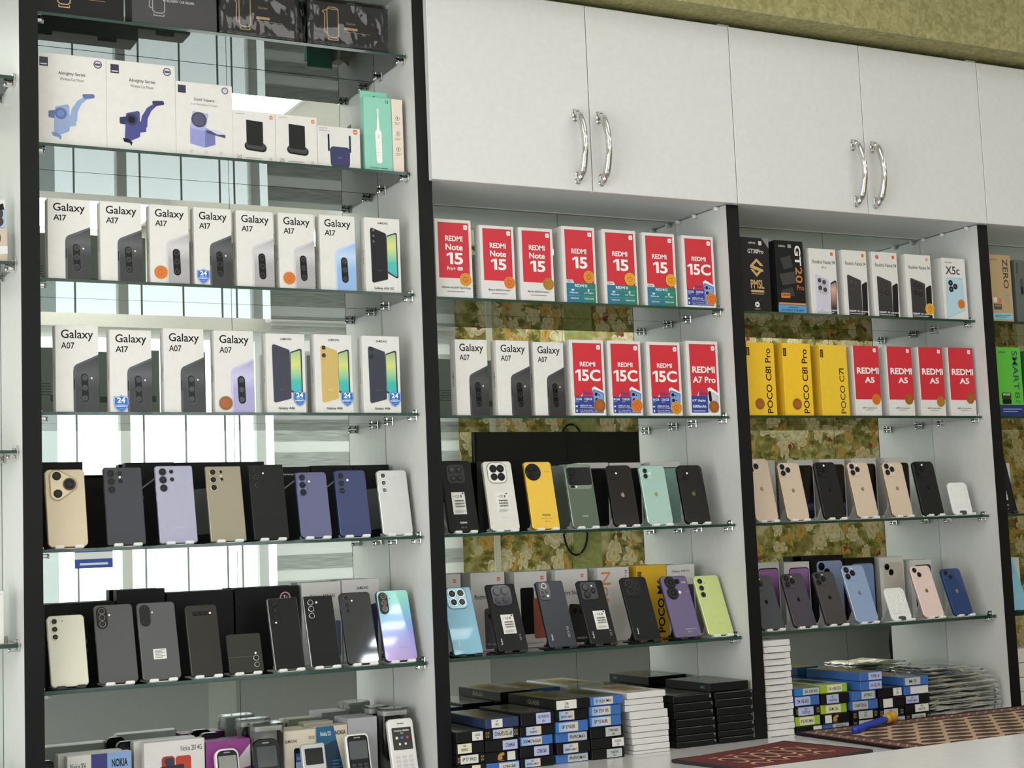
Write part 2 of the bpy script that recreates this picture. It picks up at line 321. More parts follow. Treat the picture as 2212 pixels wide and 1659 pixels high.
# television and its cable on the floral wall
tv = empty('television', (4.47, YF + 0.001, 1.52)); tag(tv, 'black flat screen on the floral wall, reflected behind the yellow phone', 'television')
b = MB(); b.box(-0.57, 0.57, 0.02, 0.05, 0, 0.58, M('#101114', 0.35), 0.006); b.box(-0.25, 0.25, 0.0, 0.02, 0.1, 0.45, M('#101114', 0.5)); b.build('tv_case', tv)
b = MB(); b.box(-0.555, 0.555, 0.0505, 0.052, 0.03, 0.565, M('#0a0b0e', 0.06, 0, 0.5)); b.build('screen', tv)
b = MB(); pts = [(4.56 + 0.08 * math.cos(t) * (1 if t < 3.2 else 1), YF + 0.012, 1.50 - 0.14 * math.sin(t) ) for t in [math.pi * k / 14 for k in range(15)]]
pts = [(4.64, YF + 0.012, 1.53)] + pts + [(4.48, YF + 0.012, 1.53)]
b.tube(pts, 0.006, M('#1b1c1e', 0.5)); tag(b.build('tv_cable'), 'black cable hanging in a loop under the television', 'cable')
# white conduit and seams on the floral wall
b = MB(); b.box(4.03, 4.065, YF + 0.0005, YF + 0.014, 0.0, ZC, M('#e0ddcc', 0.5)); struct(b.build('trim_2'), 'white cable conduit up the floral wall', 'conduit')
# customer counter and chair between the wall and the cabinets, below the camera's view, seen in the mirrors
ct = empty('sales_counter', (0.4, -1.2, 0)); tag(ct, 'dark grey sales counter reflected at the bottom of the mirrors', 'counter')
dk = M('#b2b6b8', 0.55)
b = MB(); b.box(0, 1.06, -0.03, 0, 0.05, 1.06, dk); b.box(1.15, 1.82, -0.03, 0, 0.05, 1.06, dk); b.box(2.06, 4.2, -0.03, 0, 0.05, 1.06, dk); b.build('counter_panel', ct)
b = MB(); b.box(1.06, 1.15, -0.025, 0.003, 0, 1.06, M('#c9cfc8', 0.4)); b.box(1.82, 2.06, -0.025, 0.003, 0, 1.06, M('#d3d5d3', 0.4)); b.build('corner_strip', ct)
b = MB(); b.box(-0.02, 4.22, -0.5, 0.02, 1.06, 1.085, M('#d9d9d7', 0.2), 0.003); b.build('counter_top', ct)
b = MB(); b.box(0, 4.2, -0.48, -0.03, 0.0, 1.06, M('#3c3e40', 0.6)); b.build('counter_body', ct)
ch = empty('office_chair', (4.25, -1.0, 0)); tag(ch, 'black round backed chair reflected low in the right mirror', 'chair')
b = MB(); b.hull([(0, 1.0, 0.16), (0, 0.86, 0.14)], -0.02, 0.03, M('#0c0c0d', 0.6)); b.build('backrest', ch)
b = MB(); b.lathe([(0.15, 0.5), (0.19, 0.52), (0.19, 0.56), (0.18, 0.58)], M('#0c0c0d', 0.6), 0, 0.12); b.build('seat', ch)
b = MB(); b.tube([(0, 0.0, 0.9), (0, 0.02, 0.6), (0, 0.12, 0.51)], 0.018, M('#151515', 0.4)); b.build('back_support', ch)
b = MB(); b.lathe([(0.03, 0.06), (0.03, 0.5)], CHROME, 0, 0.12); b.build('stem', ch)
b = MB()
for k in range(5):
    a = 2 * math.pi * k / 5; b.tube([(0, 0.12, 0.07), (0.2 * math.cos(a), 0.12 + 0.2 * math.sin(a), 0.03)], 0.02, M('#151515', 0.4))
b.build('star_base', ch)
# ceiling lamps: lit panels and one strip of light modules
def lamp(x, y, sx, sy, e, label):
    r = empty('ceiling_lamp', (x, y, ZC)); tag(r, label, 'lamp', 'lit panels in the ceiling')
    q = MB(); q.box(-sx / 2 - 0.02, sx / 2 + 0.02, -sy / 2 - 0.02, sy / 2 + 0.02, -0.03, 0.0, M('#e8e8e8', 0.4)); q.build('lamp_frame', r)
    q = MB(); q.box(-sx / 2, sx / 2, -sy / 2, sy / 2, -0.034, -0.0305, M('#fffdf9', 0.5, emit=e)); q.build('diffuser', r)
for i, (x, y, e) in enumerate([(0.2 + 1.5 * k, -3.88, 8.5) for k in range(5)] + [(0.2 + 1.5 * k, -1.62, 5.5) for k in range(4)] + [(0.9 + 1.5 * k, -0.75, 2.0) for k in range(3)]):  # rear row added to light the floral wall, front row the sales counter
    lamp(x, y, 0.6, 0.6, e, 'square lit ceiling panel, %s from left in the %s row' % (ORD[(i if i < 5 else i - 5 if i < 9 else i - 9) + 1], 'added rear' if i < 5 else 'middle' if i < 9 else 'added front'))
r = empty('strip_lamp', (2.95, -2.9, ZC)); tag(r, 'long ceiling strip of small bright lamps, glinting on the dark glossy phone', 'lamp')
q = MB(); q.box(-0.1, 0.1, -0.9, 0.9, -0.04, 0, M('#dfe2e6', 0.4)); q.build('lamp_frame', r)
for k in range(12):
    q = MB(); q.box(-0.06, 0.06, -0.85 + k * 0.145, -0.79 + k * 0.145, -0.046, -0.0405, M('#f4faff', 0.5, emit=30.0)); q.build('lamp_module', r)

# ------------------------------------------------------------------ display cabinets
DP = 0.2344; ZT = 0.938; Z1 = 2.77
PX = [(0.5896, 0.6272), (1.4785, 1.5137), (2.3459, 2.3825), (3.2122, 3.2477), (4.079, 4.1145)]
SHZ = {'far left': [2.448, 2.0595, 1.674, 1.2886], 'left': [2.5927, 2.3126, 2.0285, 1.7519, 1.4723, 1.1902], 'middle': [2.0235, 1.7466, 1.4729, 1.1922], 'right': [2.0203, 1.7483, 1.4719, 1.1955], 'far right': [2.0203, 1.7483, 1.4719, 1.1955]}
NTH = {1: 'top', 2: 'second', 3: 'third', 4: 'fourth', 5: 'fifth', 6: 'sixth'}
def clip(parent, x, y, z, sgn, low=False):
    q = MB()
    q.box(min(x, x + sgn * 0.005), max(x, x + sgn * 0.005), y - 0.009, y + 0.009, z - 0.017, z + (-0.0005 if low else 0.010), CHROME, 0.001)
    x0, x1 = sorted((x + sgn * 0.0048, x + sgn * 0.019))
    q.box(x0, x1, y - 0.007, y + 0.007, z - 0.017, z - 0.0082, CHROME, 0.002)
    x2, x3 = sorted((x + sgn * 0.0048, x + sgn * 0.0115))
    if not low: q.box(x2, x3, y - 0.006, y + 0.006, z + 0.0005, z + 0.006, CHROME, 0.0015)
    q.tube([(x1 if sgn > 0 else x0, y, z - 0.013), ((x1 if sgn > 0 else x0) + sgn * 0.003, y, z - 0.013)], 0.005, CHROME, 10)
    q.build('shelf_clip', parent)
BAYS = [('far left', -0.25, 0.5896, None, PX[0]), ('left', 0.6272, 1.4785, None, PX[1]), ('middle', 1.5137, 2.3459, None, PX[2]), ('right', 2.3825, 3.2122, None, PX[3]), ('far right', 3.2477, 4.079, None, PX[4])]
CAB = {}
for nm, x0, x1, _, post in BAYS:
    root = empty('display_cabinet', ((x0 + x1) / 2, 0, ZT)); ox, oz = (x0 + x1) / 2, ZT
    tag(root, {'far left': 'mirrored display cabinet cut off by the left edge, one black edged panel', 'left': 'mirrored open display cabinet with six glass shelves and boxed phones', 'middle': 'mirrored display cabinet between the two middle black posts, red boxes above', 'right': 'mirrored display cabinet holding yellow boxes, next to the last black post', 'far right': 'mirrored display cabinet cut off by the right edge with green box'}[nm], 'display cabinet', 'mirrored display cabinets')
    top = Z1 if nm in ('far left', 'left') else 2.2902
    q = MB(); q.box(post[0] - ox, post[1] - ox, 0.0021, DP + 0.02, 0.0005, (Z1 if nm in ('far left', 'left') else 2.2883) - oz, LAMS); q.build('side_panel', root)
    q = MB(); q.box(post[0] - ox, post[1] - ox, -0.001, 0.002, 0.0005, Z1 - oz if nm in ('far left',) else (Z1 - oz if nm == 'left' else 2.2883 - oz), EDGE); o = q.build('edge_strip', root); o['label'] = 'black front edge of the panel'
    if nm == 'left':
        q = MB(); q.box(PX[0][0] - ox + 0.0, PX[0][1] - ox, 0.0021, 0.0022, 0.0005, 0.001, LAMS)
    # the mirror is two panes meeting at a fine seam
    sx = x0 + 0.56 * (x1 - x0)
    for a, c in ((x0 + 0.0005, sx - 0.0012), (sx, x1 - 0.0012)):
        q = MB(); q.box(a - ox, c - ox, DP, DP + 0.004, 0.0005, top - oz - 0.001, MIRROR); q.build('mirror_pane', root)
    q = MB(); q.box(x0 - ox, x1 - ox, DP + 0.0045, DP + 0.018, 0.0005, top - oz - 0.001, M('#4a4a48', 0.8)); q.build('back_board', root)
    for i, z in enumerate(SHZ[nm]):
        g = MB(); t = 0.008 if (nm == 'left' and i == 5) or (nm != 'left' and i == 3) else 0.0065
        a, c, ya, yb = x0 + 0.0055, x1 - 0.0055, 0.03, DP - 0.002
        g.face([(a, ya, z), (c, ya, z), (c, yb, z), (a, yb, z)], GLASS); g.face([(a, yb, z - t), (c, yb, z - t), (c, ya, z - t), (a, ya, z - t)], GLASS)
        for p, q2 in (((a, ya), (c, ya)), ((c, ya), (c, yb)), ((c, yb), (a, yb)), ((a, yb), (a, ya))):
            g.face([(*p, z - t), (*q2, z - t), (*q2, z), (*p, z)], GEDGE)
        o = g.build('glass_shelf')
        tag(o, 'clear glass shelf with green edge, %s shelf of the %s bay' % (NTH[i + 1], nm), 'shelf', 'glass shelves in the %s bay' % nm)
        for y in (0.052, 0.188):
            clip(root, x1 - ox, y, z - oz, -1)
            if nm != 'far left': clip(root, x0 - ox, y, z - oz, 1, nm == 'left' and i < 2)
    if nm in ('middle', 'right'):
        for y in (0.034, 0.133, 0.210):
            q = MB(); T = Matrix.Translation((x1 - ox - 0.0005, y, 2.2842 - oz)) @ Matrix.Rotation(math.radians(-90), 4, 'Y')
            q.lathe([(0.0055, 0), (0.0055, 0.012), (0.004, 0.0135), (0.002, 0.0135), (0.002, 0.008)], M('#efeee8', 0.4), n=14, T=T); q.build('white_peg', root)
    CAB[nm] = root
    if nm in ('left', 'far left'):
        q = MB(); q.box(x0 - ox, x1 - ox, 0.02, DP, Z1 - oz - 0.018, Z1 - oz - 0.0005, LAMS); q.build('top_panel', root)
# ------------------------------------------------------------------ white wall cabinets with chrome bow handles
DW = 0.43163; DX = 1.50555; DZ0, DZ1 = 2.2887, 2.7554
def handle(parent, x):
    q = MB(); z0, z1 = 2.312, 2.482; y = -0.0402
    for z, s in ((z0, 1), (z1, -1)):
        q.hull([(x, z, 0.0085), (x, z + s * 0.016, 0.0075)], y - 0.006 + 0.0202, y + 0.0202, CHROME, ch=0.003, n=24)
        q.tube([(x, y + 0.016, z), (x, y + 0.006, z + s * 0.004), (x, y - 0.002, z + s * 0.014)], [0.0078, 0.0075, 0.0065], CHROME, 12)
    pts = []; rad = []
    for k in range(17):
        t = k / 16; s = math.sin(math.pi * t); pts.append((x, y - 0.002 - 0.022 * s ** 0.8, z0 + 0.012 + (z1 - z0 - 0.024) * t)); rad.append(0.0074 + 0.0022 * abs(t - 0.5) * 2)
    q.tube(pts, rad, CHROME, 12); return q.build('handle', parent)
CN = ['two door white wall cabinet above the red phone boxes', 'two door white wall cabinet above the yellow phone boxes', 'two door white wall cabinet cut off by the right edge']
for c in range(3):
    xa = DX + c * 2 * DW; r = empty('wall_cabinet', (xa + DW, 0, DZ0)); ox, oz = xa + DW, DZ0
    tag(r, CN[c], 'cabinet', 'white wall cabinets')
    q = MB()
    for p0, p1 in ((xa, xa + 0.018), (xa + 2 * DW - 0.018, xa + 2 * DW - 0.0004)): q.box(p0 - ox, p1 - ox, 0.0006, DP, 0.002, DZ1 - oz + 0.012, LAM)
    q.box(xa + 0.018 - ox, xa + 2 * DW - 0.0184 - ox, 0.0006, DP, 0.002, 0.018, LAM); q.box(xa + 0.018 - ox, xa + 2 * DW - 0.0184 - ox, 0.0006, DP, 0.455, 0.475, LAM); q.box(xa + 0.018 - ox, xa + 2 * DW - 0.0184 - ox, DP - 0.01, DP - 0.004, 0, 0.455, LAMS)
    q.build('carcass', r)
    for k in range(2):
        d = MB(); a = xa + k * DW + 0.0011; d.box(a - ox, a + DW - 0.0022 - ox, -0.02, 0.0002, 0.0, DZ1 - oz, LAM, 0.0012); do = d.build('door', r)
        h = handle(None, 0); h.parent = do; h.location = ((DX + (2 * c + 1) * DW) - 0.047 - ox + 0.004 if k == 0 else (DX + (2 * c + 1) * DW) + 0.024 - ox, 0, -oz)
# ------------------------------------------------------------------ worktop, base cabinets, mats
b = MB(); b.box(-1.2, 5.0, -0.62, DP + 0.02, ZT - 0.03, ZT, M('#d6d6d4', 0.22, 0, 0.3), 0.002)
tag(b.build('worktop'), 'long white worktop carrying the stacks and woven mats', 'worktop')
for k in range(7):
    xa = -1.15 + k * 0.87; r = empty('base_cabinet', (xa + 0.435, -0.6, 0.0)); tag(r, 'white base cabinet under the worktop, %s from the left wall' % ORD[k + 1], 'cabinet', 'base cabinets under the worktop')
    q = MB(); q.box(-0.4345, 0.4345, 0.02, 0.84, 0.08, ZT - 0.0305, LAM); q.box(-0.4345, 0.4345, 0.06, 0.8, 0, 0.08, LAM); q.build('carcass', r)
    for s in (0, 1):
        d = MB(); d.box(-0.433 + s * 0.434, -0.002 + s * 0.434, 0.0, 0.0195, 0.09, ZT - 0.035, M('#f0efe9', 0.3), 0.001); d.build('door', r)
def carpet(name, fld, motif, edge, sx, sy, kind):
    m, nt, N, L = new_mat(name); b = N['Principled BSDF']; b.inputs['Roughness'].default_value = 0.95
    tc = N.new('ShaderNodeTexCoord'); sp = N.new('ShaderNodeSeparateXYZ'); L.new(tc.outputs['Object'], sp.inputs[0])
    def mth(op, a, c=None):
        q = N.new('ShaderNodeMath'); q.operation = op
        for i, v in enumerate((a, c)):
            if v is None: continue
            if isinstance(v, (int, float)): q.inputs[i].default_value = v
            else: L.new(v, q.inputs[i])
        return q.outputs[0]
    X, Y = sp.outputs[0], sp.outputs[1]
    def cells(px, py, stag):
        row = mth('FLOOR', mth('DIVIDE', Y, py)); off = mth('MULTIPLY', mth('MODULO', mth('ADD', row, 100), 2), stag)
        fx = mth('ABSOLUTE', mth('SUBTRACT', mth('FRACT', mth('ADD', mth('DIVIDE', X, px), mth('ADD', off, 20))), 0.5)); fy = mth('ABSOLUTE', mth('SUBTRACT', mth('FRACT', mth('ADD', mth('DIVIDE', Y, py), 20)), 0.5)); return fx, fy
    if kind == 'diamond':
        fx, fy = cells(0.086, 0.05, 0.5); d = mth('ADD', fx, mth('MULTIPLY', fy, 0.62)); inner = mth('MULTIPLY', mth('LESS_THAN', d, 0.455), mth('LESS_THAN', fy, 0.40)); line = mth('SUBTRACT', 1.0, inner)
    else:
        fx, fy = cells(0.052, 0.10, 0.0); d = mth('ADD', mth('POWER', mth('MULTIPLY', fx, 2.1), 2), mth('POWER', mth('MULTIPLY', fy, 2.1), 2)); line = mth('LESS_THAN', mth('ABSOLUTE', mth('SUBTRACT', d, 0.70)), 0.17); inner = mth('LESS_THAN', d, 0.5)
    # border band: motif field only inside the margin, a chain line along the border
    ex = mth('SUBTRACT', sx / 2, mth('ABSOLUTE', mth('SUBTRACT', X, sx / 2))); ey = mth('SUBTRACT', sy / 2, mth('ABSOLUTE', mth('SUBTRACT', Y, sy / 2))); e = mth('MINIMUM', ex, ey)
    inside = mth('GREATER_THAN', e, 0.075 if kind == 'diamond' else 0.06)
    cx, cy = cells(0.03, 0.03, 0.0); chain = mth('MULTIPLY', mth('LESS_THAN', mth('ABSOLUTE', mth('SUBTRACT', mth('ADD', mth('POWER', mth('MULTIPLY', cx, 2), 2), mth('POWER', mth('MULTIPLY', cy, 2), 2)), 0.6)), 0.22), mth('LESS_THAN', mth('ABSOLUTE', mth('SUBTRACT', e, 0.035)), 0.014))
    if kind != 'diamond': chain = mth('MULTIPLY', chain, 0.0)
    fac = mth('MAXIMUM', mth('MULTIPLY', line, inside), chain)
    n = N.new('ShaderNodeTexNoise'); n.inputs['Scale'].default_value = 420; L.new(tc.outputs['Object'], n.inputs['Vector'])
    def rgb(h): q = N.new('ShaderNodeRGB'); q.outputs[0].default_value = (*hexc(h), 1); return q.outputs[0]
    def mix(f, a, c):
        q = N.new('ShaderNodeMix'); q.data_type = 'RGBA'
        if isinstance(f, float): q.inputs[0].default_value = f
        else: L.new(f, q.inputs[0])
        L.new(a, q.inputs[6]); L.new(c, q.inputs[7]); return q.outputs[2]
    c0 = mix(mth('MULTIPLY', inner, inside), rgb(fld), rgb(edge)); c1 = mix(fac, c0, rgb(motif)); c2 = mix(mth('MULTIPLY', mth('GREATER_THAN', n.outputs[0], 0.52), 0.3), c1, rgb('#241715'))
    L.new(c2, b.inputs['Base Color']); bp = N.new('ShaderNodeBump'); bp.inputs['Strength'].default_value = 0.6; bp.inputs['Distance'].default_value = 0.002; L.new(n.outputs[0], bp.inputs['Height']); L.new(bp.outputs[0], b.inputs['Normal']); return m
def mat_obj(name, loc, rz, sx, sy, m, label, binding):
    r = empty(name, loc, (0, 0, rz)); tag(r, label, 'mat')
    q = MB(); q.box(0.006, sx - 0.006, 0.006, sy - 0.006, 0.0005, 0.0075, m, 0.002); q.build('woven_pile', r)
    q = MB(); c = M(binding, 0.85)
    q.tube([(0.006, 0.006, 0.0045), (sx - 0.006, 0.006, 0.0045), (sx - 0.006, sy - 0.006, 0.0045), (0.006, sy - 0.006, 0.0045), (0.006, 0.006, 0.0045)], 0.0044, c, 8); q.build('edge_binding', r)
mat_obj('woven_mat', (2.462, -0.488, ZT), 0.0, 1.25, 0.488, carpet('brown_carpet', '#5a3a36', '#cfae93', '#4e3b2c', 1.25, 0.488, 'diamond'), 'brown woven mat with beige lattice lying below the right stacks', '#2a2022')
mat_obj('woven_mat', (2.0215, -0.4515, ZT), 0.188, 0.385, 0.2745, carpet('red_carpet', '#6d2a2a', '#d9b08c', '#552225', 0.385, 0.2745, 'oval'), 'dark red woven mat with beige ovals at the worktop front', '#2f3033')
# blue stick with a yellow end on the brown mat
r = empty('marker_pen', (2.541, -0.139, ZT + 0.0175), (0, -0.03, math.atan2(0.095, 0.21))); tag(r, 'blue stick with yellow end lying on the brown woven mat', 'pen')
Ty = Matrix.Rotation(math.radians(90), 4, 'Y')
q = MB(); q.lathe([(0.006, 0.0), (0.0085, 0.004), (0.009, 0.06), (0.0092, 0.17), (0.008, 0.19)], M('#1f3fb4', 0.35), n=20, T=Ty); q.build('barrel', r)
q = MB(); q.lathe([(0.0095, 0.185), (0.0125, 0.192), (0.013, 0.2), (0.0105, 0.205), (0.0108, 0.212), (0.0145, 0.218), (0.0148, 0.230), (0.0095, 0.238)], M('#c9982a', 0.4), n=20, T=Ty); q.build('yellow_end', r)
# ------------------------------------------------------------------ boxed goods standing on the shelves
GOLD = {'g': ('#e6a92c', '#c8641e'), 'y': ('#f2c12e', '#d9781e'), 'o': ('#e58a22', '#d05a1c'), 'b': ('#9a6a2c', '#b4541e'), 'v': ('#a8902a', '#b8641e')}
def seal(parent, F, cx, ct, r, kind):
    q = MB(); a, c = GOLD[kind]; n = 40; k = F.w / F.h; y = F.y - 0.0004
    X, _, Z = F.P(cx, ct); R = r * F.w
    ring = [(X + R * (1 + 0.03 * (i % 2)) * math.cos(2 * math.pi * i / n), Z + R * (1 + 0.03 * (i % 2)) * math.sin(2 * math.pi * i / n)) for i in range(n)]
    q.face([(x, y, z) for x, z in ring], M(a, 0.3)); q.raw([(x, y, z) for x, z in ring] + [(x, y + 0.0003, z) for x, z in ring], [(i, n + i, n + (i + 1) % n, (i + 1) % n) for i in range(n)], M(a, 0.3))
    f = Face(q, 2 * R, 2 * R, y, X - R, Z - R)
    f.blob([(0.5, 0.5, 0.43)], '#7a4a1c', 0.35); f.blob([(0.5, 0.5, 0.39)], a, 0.3); f.blob([(0.5, 0.5, 0.27)], c, 0.35)
    for i in range(3): f.rect(0.32, 0.40 + i * 0.09, 0.68, 0.43 + i * 0.09, a, 0.35)
    for i in range(16):
        t = 2 * math.pi * i / 16; x, z = 0.5 + 0.33 * math.cos(t), 0.5 + 0.33 * math.sin(t); f.rect(x - 0.025, z - 0.02, x + 0.025, z + 0.02, '#6a4218', 0.4)
    o = q.build('seal_sticker', parent); o['label'] = 'round gold warranty seal'; return o
def shield(parent, F, cx, ct, hw):
    q = MB(); y = F.y - 0.0004; X, _, Z = F.P(cx, ct); W = hw * F.w
    f = Face(q, 2 * W, 2.3 * W, y, X - W, Z - 1.15 * W)
    def sh(s, c):
        pts = [(0.5, 0.0), (0.72, 0.09), (0.98, 0.08), (1.0, 0.5), (0.9, 0.72), (0.74, 0.88), (0.5, 1.0), (0.26, 0.88), (0.1, 0.72), (0.0, 0.5), (0.02, 0.08), (0.28, 0.09)]
        f.poly([(0.5 + (x - 0.5) * s, 0.5 + (t - 0.5) * s) for x, t in pts][::1], c, 0.3)
    sh(1.0, '#1f5fae'); sh(0.93, '#d8e6f4'); sh(0.88, '#1566c0')
    f.text('24', 0.24, 0.14, 0.76, 0.43, '#f4f8fc', 0.03); f.rect(0.24, 0.5, 0.76, 0.53, '#9cc4ec'); f.text('WARRANTY', 0.14, 0.57, 0.86, 0.68, '#f4f8fc', 0.02); f.rect(0.36, 0.77, 0.64, 0.8, '#9cc4ec')
    o = q.build('warranty_shield', parent); o['label'] = 'blue shield sticker reading 24'; return o
def carton(name, x, w, h, d, zs, yf, body, draw=None, side=None, ch=0.0008, rz=0.0):
    q = MB(); q.box(-w / 2, w / 2, -d / 2, d / 2, 0, h, M(body, 0.5) if isinstance(body, str) else body, ch)
    F = Face(q, w, h, -d / 2 - 0.00005)
    stick = draw(F) if draw else None
    if side:   # printing on the left side face
        S = MB(); fs = Face(S, d, h, 0.0, -d / 2); side(fs)
        for f_, mi in zip(S.f, S.mi): q.face([(-w / 2 + S.v[i][1], -S.v[i][0], S.v[i][2]) for i in f_], S.m[mi])
    # plain printed panel on the back, as the mirrors show
    B = MB(); fb = Face(B, w, h, 0.0); fb.lines(0.3, 0.45, 0.9, 5, 0.035, 0.012, '#8a8d88'); fb.rect(0.1, 0.6, 0.3, 0.68, '#8a8d88')
    for f_, mi in zip(B.f, B.mi): q.face([(-B.v[i][0], d / 2 + 0.00005 - B.v[i][1], B.v[i][2]) for i in f_], B.m[mi])
    o = q.build(name, loc=(x, yf + d / 2, zs + 0.0003), rot=(0, 0, rz))
    for s in (stick or []): s(o, F)
    return o
def side_word(word, c='#2b2b2b', t0=0.42, t1=0.62): return lambda f: f.text(word, 0.42, t0, 0.62, t1, c, 0.01, -1)
def d_galaxy(model, col, cam='#17181a', stick=None):
    def draw(F):
        F.text('Galaxy', 0.13, 0.055, 0.88, 0.185, '#1a1a1a', 0.012); F.text(model, 0.13, 0.20, 0.44, 0.275, '#1a1a1a', 0.012)
        hi = {'#2a2a2d': '#55565c', '#a6a4a8': '#c9c8cc', '#8db2e2': '#b9d2f0', '#a8a2ce': '#c4c0e2', '#2e2e31': '#4a4a4e'}[col]
        F.poly([(0.42, 1), (0.405, 0.97), (0.405, 0.53), (0.42, 0.485), (0.47, 0.455), (1, 0.335), (1, 1)], hi, 0.3)
        F.poly([(0.47, 1), (0.46, 0.96), (0.46, 0.545), (0.475, 0.505), (0.52, 0.475), (1, 0.36), (1, 1)], gradient('art' + col, [(0, col), (0.45, col), (0.72, hi), (1.0, col)], 2, 9.0, 0.0, 0.3), 0.3)
        F.blob([(0.665, 0.60, 0.095), (0.685, 0.845, 0.095)], cam if col != '#2a2a2d' and col != '#2e2e31' else '#3a3b40', 0.2); F.blob([(0.665, 0.60, 0.082), (0.685, 0.845, 0.082)], cam, 0.2)
        for t in (0.605, 0.72, 0.84): F.blob([(0.675, t, 0.066)], '#34353a', 0.2); F.blob([(0.675, t, 0.045)], '#08080a', 0.1)
        F.blob([(0.83, 0.61, 0.022)], '#e8e8e8' if col in ('#2a2a2d', '#2e2e31') else '#cfcfd4', 0.3)
        F.rect(0.418, 0.62, 0.435, 0.74, '#1c1c1e' if col in ('#2a2a2d', '#2e2e31') else '#d8d8dc')
        return [lambda o, f: (seal if s[0] != 's' else shield)(o, f, *s[1:]) for s in ()] + ([stick] if stick else [])
    return draw
def st_seal(cx, ct, r, k): return lambda o, F: seal(o, F, cx, ct, r, k)
def st_shield(cx, ct, hw): return lambda o, F: shield(o, F, cx, ct, hw)
def d_twophone(cap, back, hi, ncam, stick=None):
    def draw(F):
        F.text('SAMSUNG', 0.37, 0.055, 0.66, 0.083, '#1a1a1a', 0.02)
        F.blob([(0.66, 0.25, 0.05), (0.87, 0.21, 0.045), (0.88, 0.78, 0.045), (0.66, 0.72, 0.05)], '#26282c', 0.3)
        F.blob([(0.66, 0.26, 0.035), (0.85, 0.225, 0.03), (0.86, 0.76, 0.03), (0.66, 0.70, 0.035)], gradient('screen_art', [(0, '#3f9fd0'), (0.35, '#39b7a8'), (0.6, '#cfd77a'), (1, '#2a9a9c')], 2, 6.5, -0.1, 0.25), 0.25)
        F.blob([(0.2, 0.165, 0.055), (0.55, 0.225, 0.055), (0.57, 0.80, 0.055), (0.22, 0.845, 0.055)], hi, 0.3)
        F.blob([(0.21, 0.17, 0.05), (0.54, 0.228, 0.05), (0.56, 0.795, 0.05), (0.225, 0.84, 0.05)], back, 0.3)
        for i in range(ncam): F.blob([(0.24, 0.17 + i * (0.10 if ncam == 2 else 0.075), 0.052 if ncam == 2 else 0.035)], '#0d0d10', 0.15); F.blob([(0.24, 0.17 + i * (0.10 if ncam == 2 else 0.075), 0.025)], '#3b3d48', 0.1)
        F.rect(0.33, 0.70, 0.46, 0.712, hi); F.text(cap, 0.28 if len(cap) < 11 else 0.22, 0.925, 0.70 if len(cap) < 11 else 0.78, 0.965, '#1a1a1a', 0.012)
        return [stick] if stick else []
    return draw
def mi_logo(F, cx, ct, hw, bg, fg):
    k = F.w / F.h; F.rr(cx - hw, ct - hw * k * 1.05, cx + hw, ct + hw * k * 1.05, hw * 0.5, bg); F.text('mi', cx - hw * 0.55, ct - hw * k * 0.45, cx + hw * 0.55, ct + hw * k * 0.45, fg, 0.02)
RED = '#cb2333'; OFFW = '#f0efec'
